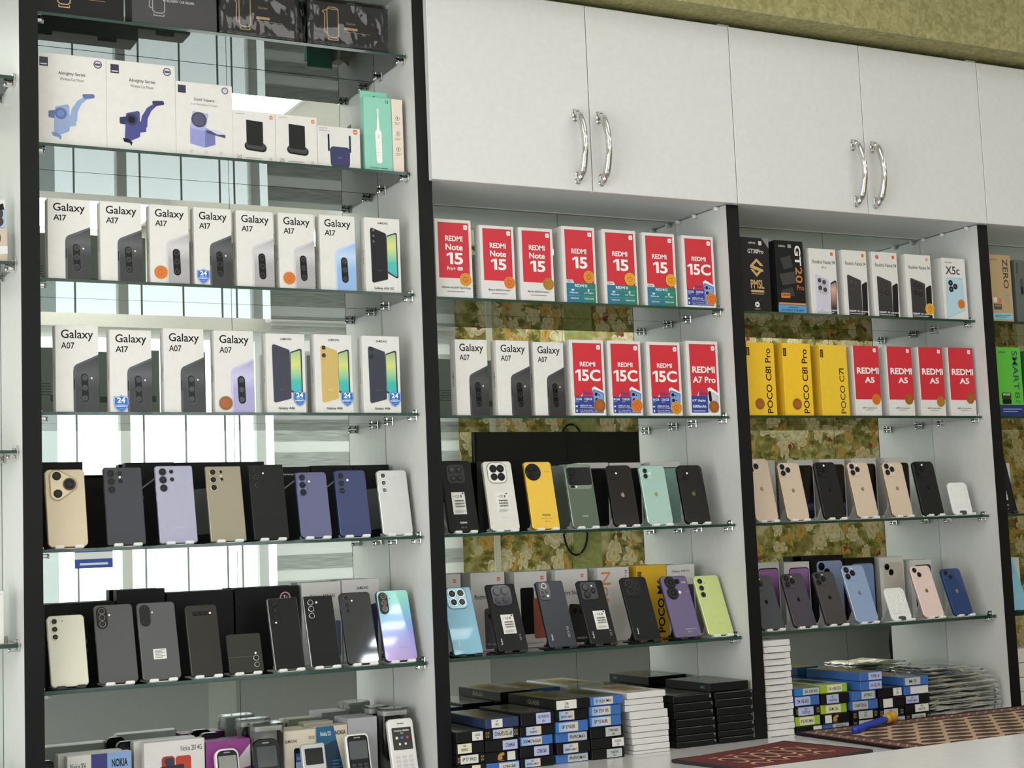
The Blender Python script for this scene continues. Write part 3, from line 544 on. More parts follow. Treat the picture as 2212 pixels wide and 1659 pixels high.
def d_redmi(kind, nums=None, stick=None):
    def draw(F):
        b = {'note': 0.745, 'notep': 0.75, '15': 0.74, '15c': 0.745, 'a7': 0.73, 'a5': 0.765}[kind]
        if kind == 'a5': F.rect(0.02, 0.0, 0.99, b, RED)
        else: F.rect(0.082, 0.042, 0.925, b, RED)
        mi_logo(F, 0.84, 0.095 if kind != 'a5' else 0.06, 0.055, OFFW, '#8c8f92')
        if kind in ('note', 'notep'):
            dt = -0.025 if kind == 'notep' else 0.0
            F.text('REDMI', 0.28, 0.235 + dt, 0.75, 0.305 + dt, OFFW, 0.025); F.text('Note', 0.28, 0.34 + dt, 0.75, 0.42 + dt, OFFW, 0.025); F.text('15', 0.30, 0.45 + dt, 0.75, 0.60 + dt, OFFW, 0.03)
            if kind == 'notep': F.text('Pro+', 0.30, 0.605, 0.53, 0.65, OFFW, 0.02); F.rr(0.585, 0.605, 0.73, 0.65, 0.03, OFFW); F.text('5G', 0.61, 0.615, 0.70, 0.64, RED, 0.02)
            F.text('6500mAh with 100W HyperCharge' if kind == 'notep' else 'Massive 6000mAh battery', 0.14 if kind == 'notep' else 0.2, 0.855, 0.93 if kind == 'notep' else 0.84, 0.89, '#4a4a4c', 0.005); F.lines(0.28, 0.915, 0.76, 1, 0.02, 0.009, '#8b8b8d')
        elif kind == '15':
            F.text('REDMI', 0.27, 0.29, 0.72, 0.355, OFFW, 0.025); F.text('15', 0.29, 0.395, 0.74, 0.55, OFFW, 0.03)
            F.poly([(0.075, 0.70), (0.075, b + 0.002), (0.31, b + 0.002), (0.27, 0.70)], OFFW); F.text('NEW', 0.09, 0.708, 0.27, 0.735, '#2b2d2f', 0.02)
            F.rect(0.075, b, 0.955, 1.0, gradient('teal_panel', [(0, '#1d6f9a'), (1, '#1a7a5c')], 0, 11.0, 0.5, 0.4)); F.text('REDMI 15', 0.33, 0.755, 0.70, 0.793, '#e8f4f2', 0.015)
            for t in (0.82, 0.91): F.rect(0.11, t - 0.005, 0.49, t - 0.002, '#79b8b8'); F.rect(0.54, t - 0.005, 0.92, t - 0.002, '#79b8b8')
            F.rect(0.22, 0.822, 0.30, 0.842, '#cfe6e2'); F.rect(0.71, 0.815, 0.755, 0.85, '#cfe6e2'); F.text('7000mAh', 0.16, 0.857, 0.42, 0.878, '#e8f4f2', 0.01); F.text('6.9" FHD+', 0.60, 0.857, 0.88, 0.878, '#e8f4f2', 0.01); F.text('12GB RAM', 0.18, 0.93, 0.42, 0.95, '#e8f4f2', 0.01); F.text('128GB ROM', 0.6, 0.93, 0.88, 0.95, '#e8f4f2', 0.01)
        elif kind == '15c':
            F.text('REDMI', 0.28, 0.29, 0.73, 0.35, OFFW, 0.025); F.text('15C', 0.14, 0.39, 0.87, 0.545, OFFW, 0.03)
            F.poly([(0.33, 0.70), (0.30, b + 0.005), (0.64, b + 0.005), (0.60, 0.635), (0.68, 0.61), (0.95, 0.68), (0.95, 0.985), (0.05, 0.985), (0.05, b), (0.27, b)], '#f3f2f0')
            F.rect(0.085, b, 0.925, 0.965, gradient('blue_panel', [(0, '#1e3f8e'), (0.6, '#2c3a94'), (1, '#54509c')], 0, 11.0, 0.5, 0.4))
            F.text('New', 0.33, 0.675, 0.58, 0.725, '#2a3c86', 0.02)
            F.blob([(0.67, 0.68, 0.055), (0.90, 0.715, 0.05), (0.90, 0.95, 0.02), (0.66, 0.95, 0.02)], '#5b7cc0', 0.3); F.blob([(0.69, 0.695, 0.04), (0.88, 0.725, 0.04), (0.88, 0.94, 0.02), (0.69, 0.94, 0.02)], '#7e9cd6', 0.3)
            for x, t in ((0.715, 0.715), (0.725, 0.79)): F.blob([(x, t, 0.045)], '#14161c', 0.15)
            F.blob([(0.80, 0.725, 0.018)], '#14161c'); F.blob([(0.81, 0.79, 0.018)], '#14161c')
            F.text(nums[0], 0.10, 0.765, 0.29, 0.795, '#eef0f8', 0.012); F.text(nums[1], 0.36, 0.765, 0.59, 0.795, '#eef0f8', 0.012); F.text('RAM', 0.10, 0.803, 0.19, 0.82, '#b8c4e8'); F.text('ROM', 0.36, 0.803, 0.46, 0.82, '#b8c4e8')
            F.rect(0.10, 0.865, 0.16, 0.885, '#dfe4f4'); F.text('6000mAh fast', 0.23, 0.855, 0.58, 0.876, '#eef0f8', 0.01); F.text('33W fast charging', 0.23, 0.883, 0.62, 0.902, '#eef0f8', 0.01); F.rect(0.11, 0.918, 0.15, 0.95, '#dfe4f4'); F.text('6.9" large display', 0.23, 0.918, 0.6, 0.935, '#eef0f8'); F.text('120Hz refresh rate', 0.23, 0.94, 0.62, 0.956, '#eef0f8')
        elif kind == 'a7':
            F.text('REDMI', 0.15, 0.34, 0.87, 0.425, OFFW, 0.03); F.text('A7 Pro', 0.15, 0.475, 0.88, 0.56, OFFW, 0.025)
            F.poly([(0.33, 0.665), (0.30, b + 0.01), (0.64, b + 0.01), (0.60, 0.635), (0.68, 0.615), (0.96, 0.70), (0.96, 0.985), (0.05, 0.985), (0.05, b), (0.27, b)], '#f3f2f0')
            F.rect(0.07, b, 0.60, 0.955, '#23418f'); F.text('New', 0.33, 0.67, 0.57, 0.72, '#2a3c86', 0.02)
            F.blob([(0.66, 0.68, 0.05), (0.90, 0.74, 0.05), (0.90, 0.94, 0.03), (0.64, 0.94, 0.03)], '#c3c7cf', 0.3); F.blob([(0.665, 0.69, 0.045), (0.685, 0.785, 0.045)], '#101114', 0.15)
            F.text('6.9" display', 0.10, 0.775, 0.53, 0.815, '#f0f2fa', 0.015); F.text('6000mAh', 0.11, 0.85, 0.53, 0.89, '#f0f2fa', 0.015); F.lines(0.11, 0.925, 0.5, 1, 0.02, 0.012, '#b8c4e8')
        elif kind == 'a5':
            F.text('REDMI', 0.12, 0.31, 0.96, 0.40, OFFW, 0.03); F.text('A5', 0.40, 0.445, 0.78, 0.53, OFFW, 0.03); F.text('32MP AI dual camera', 0.24, 0.875, 0.80, 0.895, '#4a4a4c', 0.005); F.lines(0.36, 0.912, 0.68, 1, 0.02, 0.008, '#9a9a9c')
        return [stick] if stick else []
    return draw
def d_rn14(pro, col, dot, seal_=None, red2=False):
    def draw(F):
        F.rr(0.79, 0.045, 0.90, 0.10, 0.04, dot)
        if red2: F.rr(0.14, 0.05, 0.27, 0.115, 0.06, '#d2603a')
        t = 0.175; F.text('Redmi Note 14', 0.12, t, 0.95, t + 0.055, '#26282a', 0.006)
        if pro: F.text('Pro', 0.46, 0.265, 0.62, 0.305, '#3a3c3e', 0.0)
        a, c2 = ('#c9c6d8', '#dddbe8') if pro else ('#2b2b2f', '#404046')
        F.blob([(0.78, 0.53, 0.04), (0.92, 0.50, 0.05), (0.92, 1.0, 0.01), (0.72, 1.0, 0.01)], '#202024', 0.3)
        if pro: F.blob([(0.78, 0.55, 0.03), (0.91, 0.52, 0.035), (0.91, 0.99, 0.01), (0.74, 0.99, 0.01)], gradient('art_screen2', [(0, '#2c2232'), (0.4, '#d9a890'), (0.6, '#55608c'), (1, '#30395c')], 2, 8, -0.15, 0.3))
        F.blob([(0.20, 0.40, 0.05), (0.66, 0.475, 0.06), (0.70, 1.0, 0.005), (0.16, 1.0, 0.005)], c2, 0.3); F.blob([(0.22, 0.415, 0.045), (0.65, 0.485, 0.05), (0.68, 1.0, 0.005), (0.18, 1.0, 0.005)], a, 0.3)
        if pro: F.blob([(0.36, 0.49, 0.09), (0.54, 0.51, 0.09), (0.36, 0.64, 0.09), (0.54, 0.66, 0.09)], '#b4b2c4', 0.3)
        for x, tt in ((0.33, 0.485), (0.50, 0.51), (0.34, 0.60), (0.52, 0.625)): F.blob([(x, tt, 0.068)], '#141418', 0.15); F.blob([(x, tt, 0.03)], '#3a3a44', 0.15)
        F.text('108MP AI camera' if not pro else '200MP AI camera', 0.16, 0.915, 0.94, 0.945, '#e9e9ea', 0.015); F.lines(0.18, 0.962, 0.8, 1, 0.02, 0.012, '#b9b9bb')
        return [seal_] if seal_ else []
    return draw
def d_x5c(F):
    F.text('HONOR', 0.13, 0.06, 0.42, 0.085, '#2a2a2a', 0.02); F.text('X5c', 0.14, 0.135, 0.74, 0.265, '#161616', 0.01)
    F.blob([(0.20, 0.345, 0.05), (0.78, 0.345, 0.05), (0.86, 0.83, 0.03), (0.09, 0.975, 0.01)], '#8fb9cc', 0.3); F.blob([(0.21, 0.352, 0.045), (0.77, 0.352, 0.045), (0.85, 0.825, 0.03), (0.10, 0.965, 0.01)], gradient('honor_blue', [(0, '#b4d4e2'), (0.6, '#accdd9'), (1, '#c8dbe0')], 2, 6, 0, 0.3))
    for x, t in ((0.32, 0.405), (0.51, 0.46), (0.33, 0.505)): F.blob([(x, t, 0.095)], '#16181c', 0.15); F.blob([(x, t, 0.04)], '#5a6066', 0.15)
    return [st_seal(0.72, 0.74, 0.15, 'o')]
def d_gt30(F):
    F.poly([(0.75, 0.0), (1.0, 0.14), (1.0, 0.0)], '#7b7d80'); F.text('infinix', 0.28, 0.055, 0.54, 0.085, '#d8d6d0', 0.01); F.rect(0.64, 0.045, 0.75, 0.1, '#cfcdc8'); F.text('GT30Pro', 0.24, 0.155, 0.80, 0.215, '#e9e6df', 0.015)
    G = '#c9a468'
    F.poly([(0.54, 0.28), (0.30, 0.38), (0.41, 0.38), (0.54, 0.325), (0.66, 0.38), (0.78, 0.38)], G); F.poly([(0.30, 0.38), (0.30, 0.41), (0.66, 0.46), (0.76, 0.46), (0.76, 0.43), (0.42, 0.38)], G); F.poly([(0.30, 0.43), (0.52, 0.53), (0.76, 0.43), (0.65, 0.43), (0.52, 0.485), (0.41, 0.43)], G)
    F.text('PMSL', 0.29, 0.57, 0.76, 0.69, G, 0.02); F.rect(0.29, 0.71, 0.75, 0.74, G); F.lines(0.29, 0.755, 0.74, 1, 0.02, 0.012, '#9a8560'); F.poly([(0.28, 0.80), (0.5, 0.86), (0.72, 0.80), (0.5, 0.88)], '#2e2f33'); F.blob([(0.48, 0.905, 0.08)], '#e6e4df'); F.poly([(0.45, 0.89), (0.45, 0.92), (0.53, 0.905)], '#202022'); F.lines(0.38, 0.96, 0.58, 1, 0.02, 0.01, '#9a9a9a')
    return []
def d_gt20(F):
    F.text('infinix', 0.12, 0.06, 0.36, 0.09, '#d8d6d0', 0.01); F.rect(0.45, 0.05, 0.57, 0.1, '#9a9890')
    for x0, t0, x1, t1, c in ((0.16, 0.2, 0.6, 0.4, '#2b2c2d'), (0.1, 0.42, 0.72, 0.62, '#333331'), (0.14, 0.64, 0.62, 0.8, '#28292a')): F.poly([(x0, t0 + 0.05), (x0 + 0.1, t1), (x1, t1 - 0.04), (x1 - 0.08, t0)], c)
    F.text('GT', 0.68, 0.06, 0.90, 0.34, '#e4e1da', 0.03, -1); F.text('20', 0.68, 0.36, 0.92, 0.58, '#c87a3a', 0.012, -1); F.text('Pro', 0.70, 0.61, 0.95, 0.68, '#c87a3a', 0.0)
    F.rect(0.12, 0.725, 0.44, 0.795, '#c8773a'); F.text('256GB', 0.15, 0.735, 0.41, 0.765, '#1f1c1a', 0.02); F.rect(0.02, 0.86, 0.99, 0.885, '#d08a45'); F.rect(0.0, 0.89, 1.0, 1.0, '#4f95c4'); F.text('OUTPLAY THE BEST', 0.10, 0.945, 0.92, 0.975, '#123a5c', 0.02); F.lines(0.34, 0.915, 0.70, 1, 0.02, 0.01, '#24587f')
    return []
def d_poco(word, thin, stick):
    def draw(F):
        F.rect(0.02, 0.07, 0.13, 0.18, '#1b1a16'); F.text('POCO', 0.045, 0.085, 0.10, 0.165, '#e8b418', 0.01, 1)
        F.text(word, 0.66 if not thin else 0.68, 0.08 if not thin else 0.33, 0.86 if not thin else 0.86, 0.965, '#201c12', 0.012 if not thin else 0.002, 1)
        return [stick] if stick else []
    return draw
def d_zero40(F):
    F.text('infinix', 0.06, 0.06, 0.38, 0.085, '#4a4438', 0.01); F.text('ZERO', 0.62, 0.06, 0.86, 0.50, '#2b2a26', 0.01, -1); F.text('40', 0.64, 0.54, 0.84, 0.71, '#7fa0a0', 0.0, -1)
    F.rect(0.10, 0.64, 0.26, 0.715, '#dedad0'); F.rect(0.34, 0.65, 0.46, 0.715, '#d8683c'); F.rect(0.10, 0.735, 0.46, 0.82, '#4a463c'); F.text('256GB', 0.14, 0.75, 0.42, 0.775, '#c8bea4', 0.01); F.rr(0.05, 0.87, 0.93, 0.965, 0.04, '#8cc4d4'); F.lines(0.12, 0.9, 0.86, 2, 0.025, 0.012, '#3f7488'); return []
def d_smart8(F):
    F.text('infinix', 0.10, 0.055, 0.40, 0.09, '#1f3a1c', 0.01); F.text('SMART', 0.64, 0.05, 0.86, 0.62, '#1d4a5c', 0.012, -1); F.text('8', 0.66, 0.65, 0.86, 0.74, '#1d5a4a', 0.0, -1); F.text('Pro', 0.68, 0.76, 0.88, 0.81, '#1d5a4a', 0.0)
    F.rr(0.12, 0.66, 0.50, 0.755, 0.05, '#24331f'); F.text('256GB', 0.17, 0.67, 0.45, 0.70, '#dfe8d8', 0.02); F.rr(0.14, 0.775, 0.50, 0.80, 0.05, '#10240f'); F.rect(0.0, 0.835, 1.0, 1.0, '#1f2f6e'); F.lines(0.14, 0.89, 0.9, 2, 0.035, 0.014, '#8f9cd0'); return []
def d_mount(faded):
    a, c, e = ('#5a6aa0', '#8ea4cc', '#6c86bc') if faded else ('#20224e', '#3c3f86', '#15162e')
    def draw(F):
        F.rect(0.06, 0.05, 0.18, 0.15, '#23263a'); F.lines(0.075, 0.12, 0.165, 1, 0.02, 0.012, '#cfd2dc'); F.blob([(0.88, 0.075, 0.06)], '#4b3f55'); F.blob([(0.88, 0.075, 0.046)], '#c9c4cf'); F.rect(0.84, 0.065, 0.92, 0.088, '#4b3f55')
        F.text('Almighty Series', 0.32, 0.19, 0.70, 0.235, '#3a3a3e', 0.008); F.text('Wireless Car Mount', 0.34, 0.255, 0.68, 0.287, '#77777b')
        F.poly([(0.47, 0.72), (0.50, 0.60), (0.58, 0.50), (0.70, 0.435), (0.83, 0.425), (0.83, 0.45), (0.72, 0.47), (0.64, 0.53), (0.585, 0.62), (0.575, 0.72)], c, 0.3); F.blob([(0.68, 0.435, 0.025), (0.80, 0.43, 0.03), (0.70, 0.445, 0.03)], a, 0.3)
        F.blob([(0.20, 0.645, 0.02), (0.34, 0.625, 0.02), (0.34, 0.70, 0.02), (0.20, 0.69, 0.02)], a, 0.3); F.blob([(0.30, 0.60, 0.03), (0.44, 0.57, 0.03), (0.44, 0.82, 0.03), (0.28, 0.88, 0.03)], c, 0.3); F.blob([(0.35, 0.65, 0.085)], a, 0.25); F.blob([(0.35, 0.65, 0.05)], e, 0.25)
        F.poly([(0.43, 0.68), (0.56, 0.63), (0.56, 0.77), (0.44, 0.79)], c, 0.3); F.poly([(0.22, 0.86), (0.24, 0.90), (0.32, 0.91), (0.34, 0.94), (0.36, 0.90), (0.30, 0.865)], e, 0.3)
        return []
    return draw
def d_square(F):
    F.rect(0.04, 0.05, 0.18, 0.155, '#23263a'); F.blob([(0.87, 0.075, 0.06)], '#4b3f55'); F.blob([(0.87, 0.075, 0.045)], '#c9c4cf')
    F.text('Small Square', 0.32, 0.205, 0.68, 0.255, '#3a3a3e', 0.008); F.text('3 in 1 Wireless Charger', 0.26, 0.28, 0.74, 0.312, '#77777b')
    F.poly([(0.24, 0.60), (0.24, 0.83), (0.50, 0.87), (0.68, 0.82), (0.68, 0.64), (0.50, 0.60)], '#8c92cc', 0.35); F.poly([(0.50, 0.64), (0.50, 0.87), (0.68, 0.82), (0.68, 0.62)], '#6a70b0', 0.35); F.poly([(0.24, 0.62), (0.29, 0.39), (0.57, 0.41), (0.50, 0.645)], '#a3a9d8', 0.3); F.blob([(0.40, 0.50, 0.135)], '#33364f', 0.25); F.blob([(0.395, 0.50, 0.105)], '#454966', 0.25); F.poly([(0.53, 0.63), (0.86, 0.68), (0.86, 0.72), (0.53, 0.67)], '#3b3e5a', 0.3); F.poly([(0.56, 0.62), (0.70, 0.62), (0.86, 0.675), (0.72, 0.68)], '#c9cbe2', 0.3)
    for x in (0.26, 0.52, 0.78): F.blob([(x, 0.93, 0.03)], '#c9c8c6')
    return []
def d_stand20(F):
    mi_logo(F, 0.90, 0.095, 0.04, '#e0662a', '#f4ede6'); F.lines(0.08, 0.06, 0.28, 1, 0.02, 0.012, '#a9a8a5')
    F.poly([(0.31, 0.18), (0.31, 0.66), (0.70, 0.68), (0.70, 0.20)], '#1e1f21', 0.35); F.blob([(0.36, 0.70, 0.10), (0.68, 0.72, 0.10)], '#16171a', 0.35); F.blob([(0.37, 0.675, 0.085), (0.67, 0.695, 0.085)], '#2c2d30', 0.35); F.poly([(0.33, 0.60), (0.33, 0.675), (0.69, 0.69), (0.69, 0.62)], '#1e1f21', 0.35)
    F.text('20', 0.07, 0.89, 0.19, 0.97, '#8a8a88'); F.lines(0.28, 0.93, 0.66, 1, 0.02, 0.02, '#a9a8a5'); F.rr(0.83, 0.9, 0.91, 0.97, 0.02, '#c4c3c0'); return []
def d_router(F):
    mi_logo(F, 0.89, 0.09, 0.05, '#e0662a', '#f4ede6'); F.text('XIAOMI', 0.03, 0.04, 0.23, 0.07, '#77777b'); F.text('WiFi Pro', 0.03, 0.095, 0.28, 0.13, '#77777b')
    F.rect(0.235, 0.19, 0.275, 0.60, '#20224a'); F.rect(0.735, 0.19, 0.775, 0.60, '#20224a'); F.blob([(0.37, 0.58, 0.09), (0.66, 0.58, 0.09), (0.64, 0.88, 0.10), (0.39, 0.88, 0.10)], '#23255a', 0.35); F.text('mi', 0.46, 0.73, 0.55, 0.76, '#8f93c4'); return []
def d_tooth(F):
    F.text('U', 0.80, 0.03, 0.89, 0.075, '#12403a', 0.02); G = '#f1f1ee'
    F.blob([(0.50, 0.17, 0.05), (0.51, 0.22, 0.04)], '#cfe0da'); F.poly([(0.485, 0.22), (0.44, 0.44), (0.43, 0.46), (0.56, 0.46), (0.55, 0.44), (0.52, 0.22)], G); F.blob([(0.47, 0.48, 0.085), (0.53, 0.48, 0.085), (0.545, 0.86, 0.07), (0.485, 0.86, 0.07)], G, 0.3); F.rr(0.47, 0.50, 0.53, 0.56, 0.02, '#c4d4d4'); F.lines(0.44, 0.65, 0.56, 4, 0.045, 0.006, '#c4d0d0'); F.text('T100', 0.14, 0.945, 0.5, 0.965, '#1c5a50'); F.lines(0.55, 0.95, 0.8, 1, 0.02, 0.01, '#1c5a50'); return []
def d_pink(F):
    for t in (0.26, 0.47, 0.68):
        F.blob([(0.5, t, 0.2)], '#8b8378'); F.blob([(0.5, t, 0.16)], '#e6dcd2'); F.rect(0.44, t - 0.015, 0.54, t + 0.015, '#6a645c'); F.lines(0.25, t + 0.055, 0.75, 2, 0.02, 0.008, '#a39a90')
    return []
def d_aroma(kind):
    def draw(F):
        g = '#c9a878' if kind != 'grey' else '#9a9a9c'; x = 0.18; y = 0.10 if kind == 'grey' else 0.16
        def outline(pts):
            for (a, c), (d_, e) in zip(pts, pts[1:]):
                n = math.hypot(d_ - a, (e - c) / 1.7) or 1; nx, nt = -(e - c) / 1.7 / n * 0.006, (d_ - a) / n * 0.006 * 1.7; F.poly([(a - nx, c - nt), (a + nx, c + nt), (d_ + nx, e + nt), (d_ - nx, e - nt)], g)
        outline([(x + 0.06, y), (x + 0.06, y + 0.56), (x + 0.09, y + 0.60), (x + 0.17, y + 0.60), (x + 0.20, y + 0.56), (x + 0.20, y), (x + 0.17, y - 0.04), (x + 0.09, y - 0.04), (x + 0.06, y), (x + 0.20, y)])
        outline([(x + 0.06, y + 0.02), (x + 0.0, y + 0.06), (x + 0.03, y + 0.12), (x + 0.02, y + 0.5), (x + 0.06, y + 0.52)]); outline([(x + 0.07, y + 0.62), (x + 0.07, y + 0.66), (x + 0.19, y + 0.66), (x + 0.19, y + 0.62)])
        if kind == 'grey': F.text('INTELLIGENT CAR AROMA', 0.36, 0.40, 0.73, 0.455, '#c9c9ca', 0.01)
        else: F.text('Etonner', 0.48, 0.40 if kind == 'film' else 0.30, 0.60, 0.46 if kind == 'film' else 0.36, '#a9926c', 0.005); F.rect(0.45, 0.52, 0.62, 0.575, g); F.lines(0.45, 0.61, 0.78, 1, 0.03, 0.012, '#8a7758')
        return []
    return draw
SHN = {'left': {i: NTH[i] for i in NTH}, 'middle': NTH, 'right': NTH, 'far right': NTH}
def row(bay, sh, items, yf=0.04, grp=None, name='phone_box', cat='box', ordn=True):
    zs = SHZ[bay][sh - 1]; out = []
    for i, it in enumerate(items):
        x, w, h, d, body, draw, look = it[:7]; side = it[7] if len(it) > 7 else None
        o = carton(it[8] if len(it) > 8 else name, x, w, h, d, zs, yf, body, draw, side)
        tag(o, '%s, %s from left, %s bay %s shelf' % (look, ORD[i + 1], bay, NTH[sh]), cat, grp or 'boxes on the %s bay %s shelf' % (bay, NTH[sh])); out.append(o)
    return out
AR = '#232326'
r1 = row('left', 1, [(0.7255, 0.1834, 0.11, 0.06, AR, d_aroma('gold'), 'black landscape perfume box'), (0.9292, 0.1889, 0.11, 0.06, '#3a3a3d', d_aroma('grey'), 'charcoal landscape perfume box'), (1.1235, 0.1864, 0.111, 0.06, AR, d_aroma('gold'), 'black landscape box with gold bottle outline'), (1.3352, 0.1948, 0.111, 0.06, AR, d_aroma('film'), 'black landscape box in crinkled film')], 0.045, None, 'gift_box')
def film(o, w, h, d):
    q = MB(); n = 9
    bm = bmesh.new(); bmesh.ops.create_cube(bm, size=1); bmesh.ops.subdivide_edges(bm, edges=bm.edges[:], cuts=9, use_grid_fill=True)
    rnd = random.Random(3)
    for v in bm.verts:
        v.co = Vector((v.co.x * (w + 0.006), v.co.y * (d + 0.006), (v.co.z + 0.5) * (h + 0.006) + 0.0002)) + Vector((rnd.uniform(-1, 1), rnd.uniform(-1, 0.3) if v.co.y < 0 else 0, rnd.uniform(0, 1) if v.co.z > 0.4 else 0)) * 0.0018
        v.co.z = max(v.co.z, 0.0002)
    bm.verts.index_update(); q.raw([v.co[:] for v in bm.verts], [tuple(v.index for v in f.verts) for f in bm.faces], FILM, True); bm.free()
    p = q.build('plastic_wrap', o); p['label'] = 'crinkled clear film'
film(r1[2], 0.1864, 0.111, 0.06); film(r1[3], 0.1948, 0.111, 0.06)
r2 = row('left', 2, [(0.7035, 0.148, 0.1975, 0.075, PAPER, d_mount(True), 'tall white box with pale blue car mount', None, 'accessory_box'), (0.8523, 0.1490, 0.1975, 0.075, PAPER, d_mount(False), 'tall white box with dark blue car mount', None, 'accessory_box'), (0.9908, 0.1273, 0.1659, 0.07, PAPER, d_square, 'white box with lilac wireless charger picture', None, 'accessory_box'), (1.1039, 0.0985, 0.1137, 0.09, PAPER, d_stand20, 'small white box with black charging stand', None, 'accessory_box'), (1.2030, 0.0985, 0.1134, 0.09, PAPER, d_stand20, 'small white box with black charging stand', None, 'accessory_box'), (1.3050, 0.1040, 0.0963, 0.05, PAPER, d_router, 'small white box with blue two antenna router', None, 'accessory_box'), (1.4030, 0.0692, 0.176, 0.022, '#8ccdb9', d_tooth, 'turquoise toothbrush box', None, 'accessory_box'), (1.4525, 0.0275, 0.176, 0.07, '#e8d9cd', d_pink, 'narrow pale pink box', None, 'accessory_box')], 0.045)
q = MB(); q.box(-0.0346, 0.0335, 0.0095, 0.0105, 0.1755, 0.194, M('#7fd0b6', 0.5), 0.0002); q.hull([(0.0, 0.181, 0.0035)], 0.0093, 0.0094, M('#1c3a34', 0.6)); q.build('hang_tab', r2[6])
q = MB()
q.face([(-0.012, 0.02, 0.1762), (0.012, 0.034, 0.1762), (0.010, 0.034, 0.199)], M('#d9cabd', 0.6)); q.face([(-0.012, 0.021, 0.1762), (0.010, 0.035, 0.199), (0.012, 0.035, 0.1762)], M('#d9cabd', 0.6)); q.build('box_flap', r2[7])
for o in r2[:3]:
    q = MB(); q.box(-0.02, 0.025, 0.0315, 0.0325, 0.16 if o is r2[2] else 0.19, 0.176 if o is r2[2] else 0.206, M('#cfd4d6', 0.4), 0.0002); q.build('hang_tab', o)
BK, GY, BL, LI, B7 = '#2a2a2d', '#a6a4a8', '#8db2e2', '#a8a2ce', '#2e2e31'
sw = side_word('SAMSUNG')
row('left', 3, [(0.6946, 0.0874, 0.1700, 0.03, PAPER, d_galaxy('A17', BK), 'white box with black phone picture', sw), (0.8031, 0.0869, 0.1709, 0.03, PAPER, d_galaxy('A17', BK), 'white box with black phone picture', sw), (0.9067, 0.0844, 0.1708, 0.03, PAPER, d_galaxy('A17', GY, stick=st_seal(0.26, 0.86, 0.17, 'o')), 'white box with grey phone and orange seal', sw), (1.0025, 0.0832, 0.1709, 0.03, PAPER, d_galaxy('A17', BK, stick=st_shield(0.22, 0.89, 0.17)), 'white box with black phone and blue shield', sw), (1.0982, 0.0846, 0.1703, 0.03, PAPER, d_galaxy('A17', GY), 'white box with grey phone, no sticker', sw), (1.1947, 0.0832, 0.1712, 0.03, PAPER, d_galaxy('A17', GY, stick=st_seal(0.26, 0.86, 0.17, 'o')), 'white box with grey phone and orange seal', sw), (1.2926, 0.0849, 0.1728, 0.03, PAPER, d_galaxy('A17', BL), 'white box with sky blue phone picture', sw), (1.4028, 0.0870, 0.1735, 0.03, PAPER, d_twophone('Galaxy A26 5G', '#232427', '#3c3d42', 3), 'white box with black phone and green screen', side_word('Galaxy A26 5G'))])
row('left', 4, [(0.7080, 0.0878, 0.1814, 0.03, PAPER, d_galaxy('A07', B7), 'white box with matt black phone picture', sw), (0.8195, 0.0878, 0.1742, 0.03, PAPER, d_galaxy('A17', BK, stick=st_shield(0.25, 0.90, 0.18)), 'white box with black phone and blue shield', sw), (0.9333, 0.0874, 0.1800, 0.03, PAPER, d_galaxy('A07', B7), 'white box with matt black phone picture', sw), (1.0441, 0.0879, 0.1789, 0.03, PAPER, d_galaxy('A07', LI, stick=st_seal(0.26, 0.885, 0.17, 'b')), 'white box with lilac phone and bronze seal', sw), (1.1618, 0.0899, 0.1755, 0.03, PAPER, d_twophone('Galaxy A06', '#2c2f40', '#474b62', 2, st_shield(0.83, 0.82, 0.17)), 'white box with navy phone and blue shield', side_word('Galaxy A06')), (1.2743, 0.0895, 0.1765, 0.03, PAPER, d_twophone('Galaxy A06', '#c9ac62', '#dcc684', 2, st_shield(0.83, 0.82, 0.17)), 'white box with gold phone and blue shield', side_word('Galaxy A06')), (1.3901, 0.0913, 0.1761, 0.03, PAPER, d_twophone('Galaxy A06', '#2c2f40', '#474b62', 2, st_shield(0.83, 0.82, 0.17)), 'white box with navy phone and blue shield', side_word('Galaxy A06'))])
row('middle', 1, [(1.5832, 0.0951, 0.1870, 0.03, PAPER, d_redmi('notep', None, st_seal(0.80, 0.765, 0.16, 'g')), 'red and white box with four text lines'), (1.6991, 0.0915, 0.1785, 0.03, PAPER, d_redmi('note', None, st_seal(0.82, 0.765, 0.16, 'o')), 'red and white box reading 15'), (1.8053, 0.0924, 0.1793, 0.03, PAPER, d_redmi('note', None, st_seal(0.82, 0.76, 0.16, 'v')), 'red and white box reading 15'), (1.9248, 0.0935, 0.1896, 0.045, PAPER, d_redmi('15', None, st_seal(0.76, 0.655, 0.16, 'g')), 'red box with teal panel and gold seal'), (2.0428, 0.0975, 0.1887, 0.045, PAPER, d_redmi('15', None, st_seal(0.76, 0.655, 0.16, 'y')), 'red box with teal panel and yellow seal'), (2.1598, 0.0960, 0.1873, 0.045, PAPER, d_redmi('15', None, st_seal(0.82, 0.64, 0.16, 'y')), 'red box with teal panel and yellow seal'), (2.2788, 0.0970, 0.1866, 0.045, PAPER, d_redmi('15c', ('12GB', '128GB'), st_seal(0.84, 0.87, 0.16, 'o')), 'red box with blue panel and orange seal')])
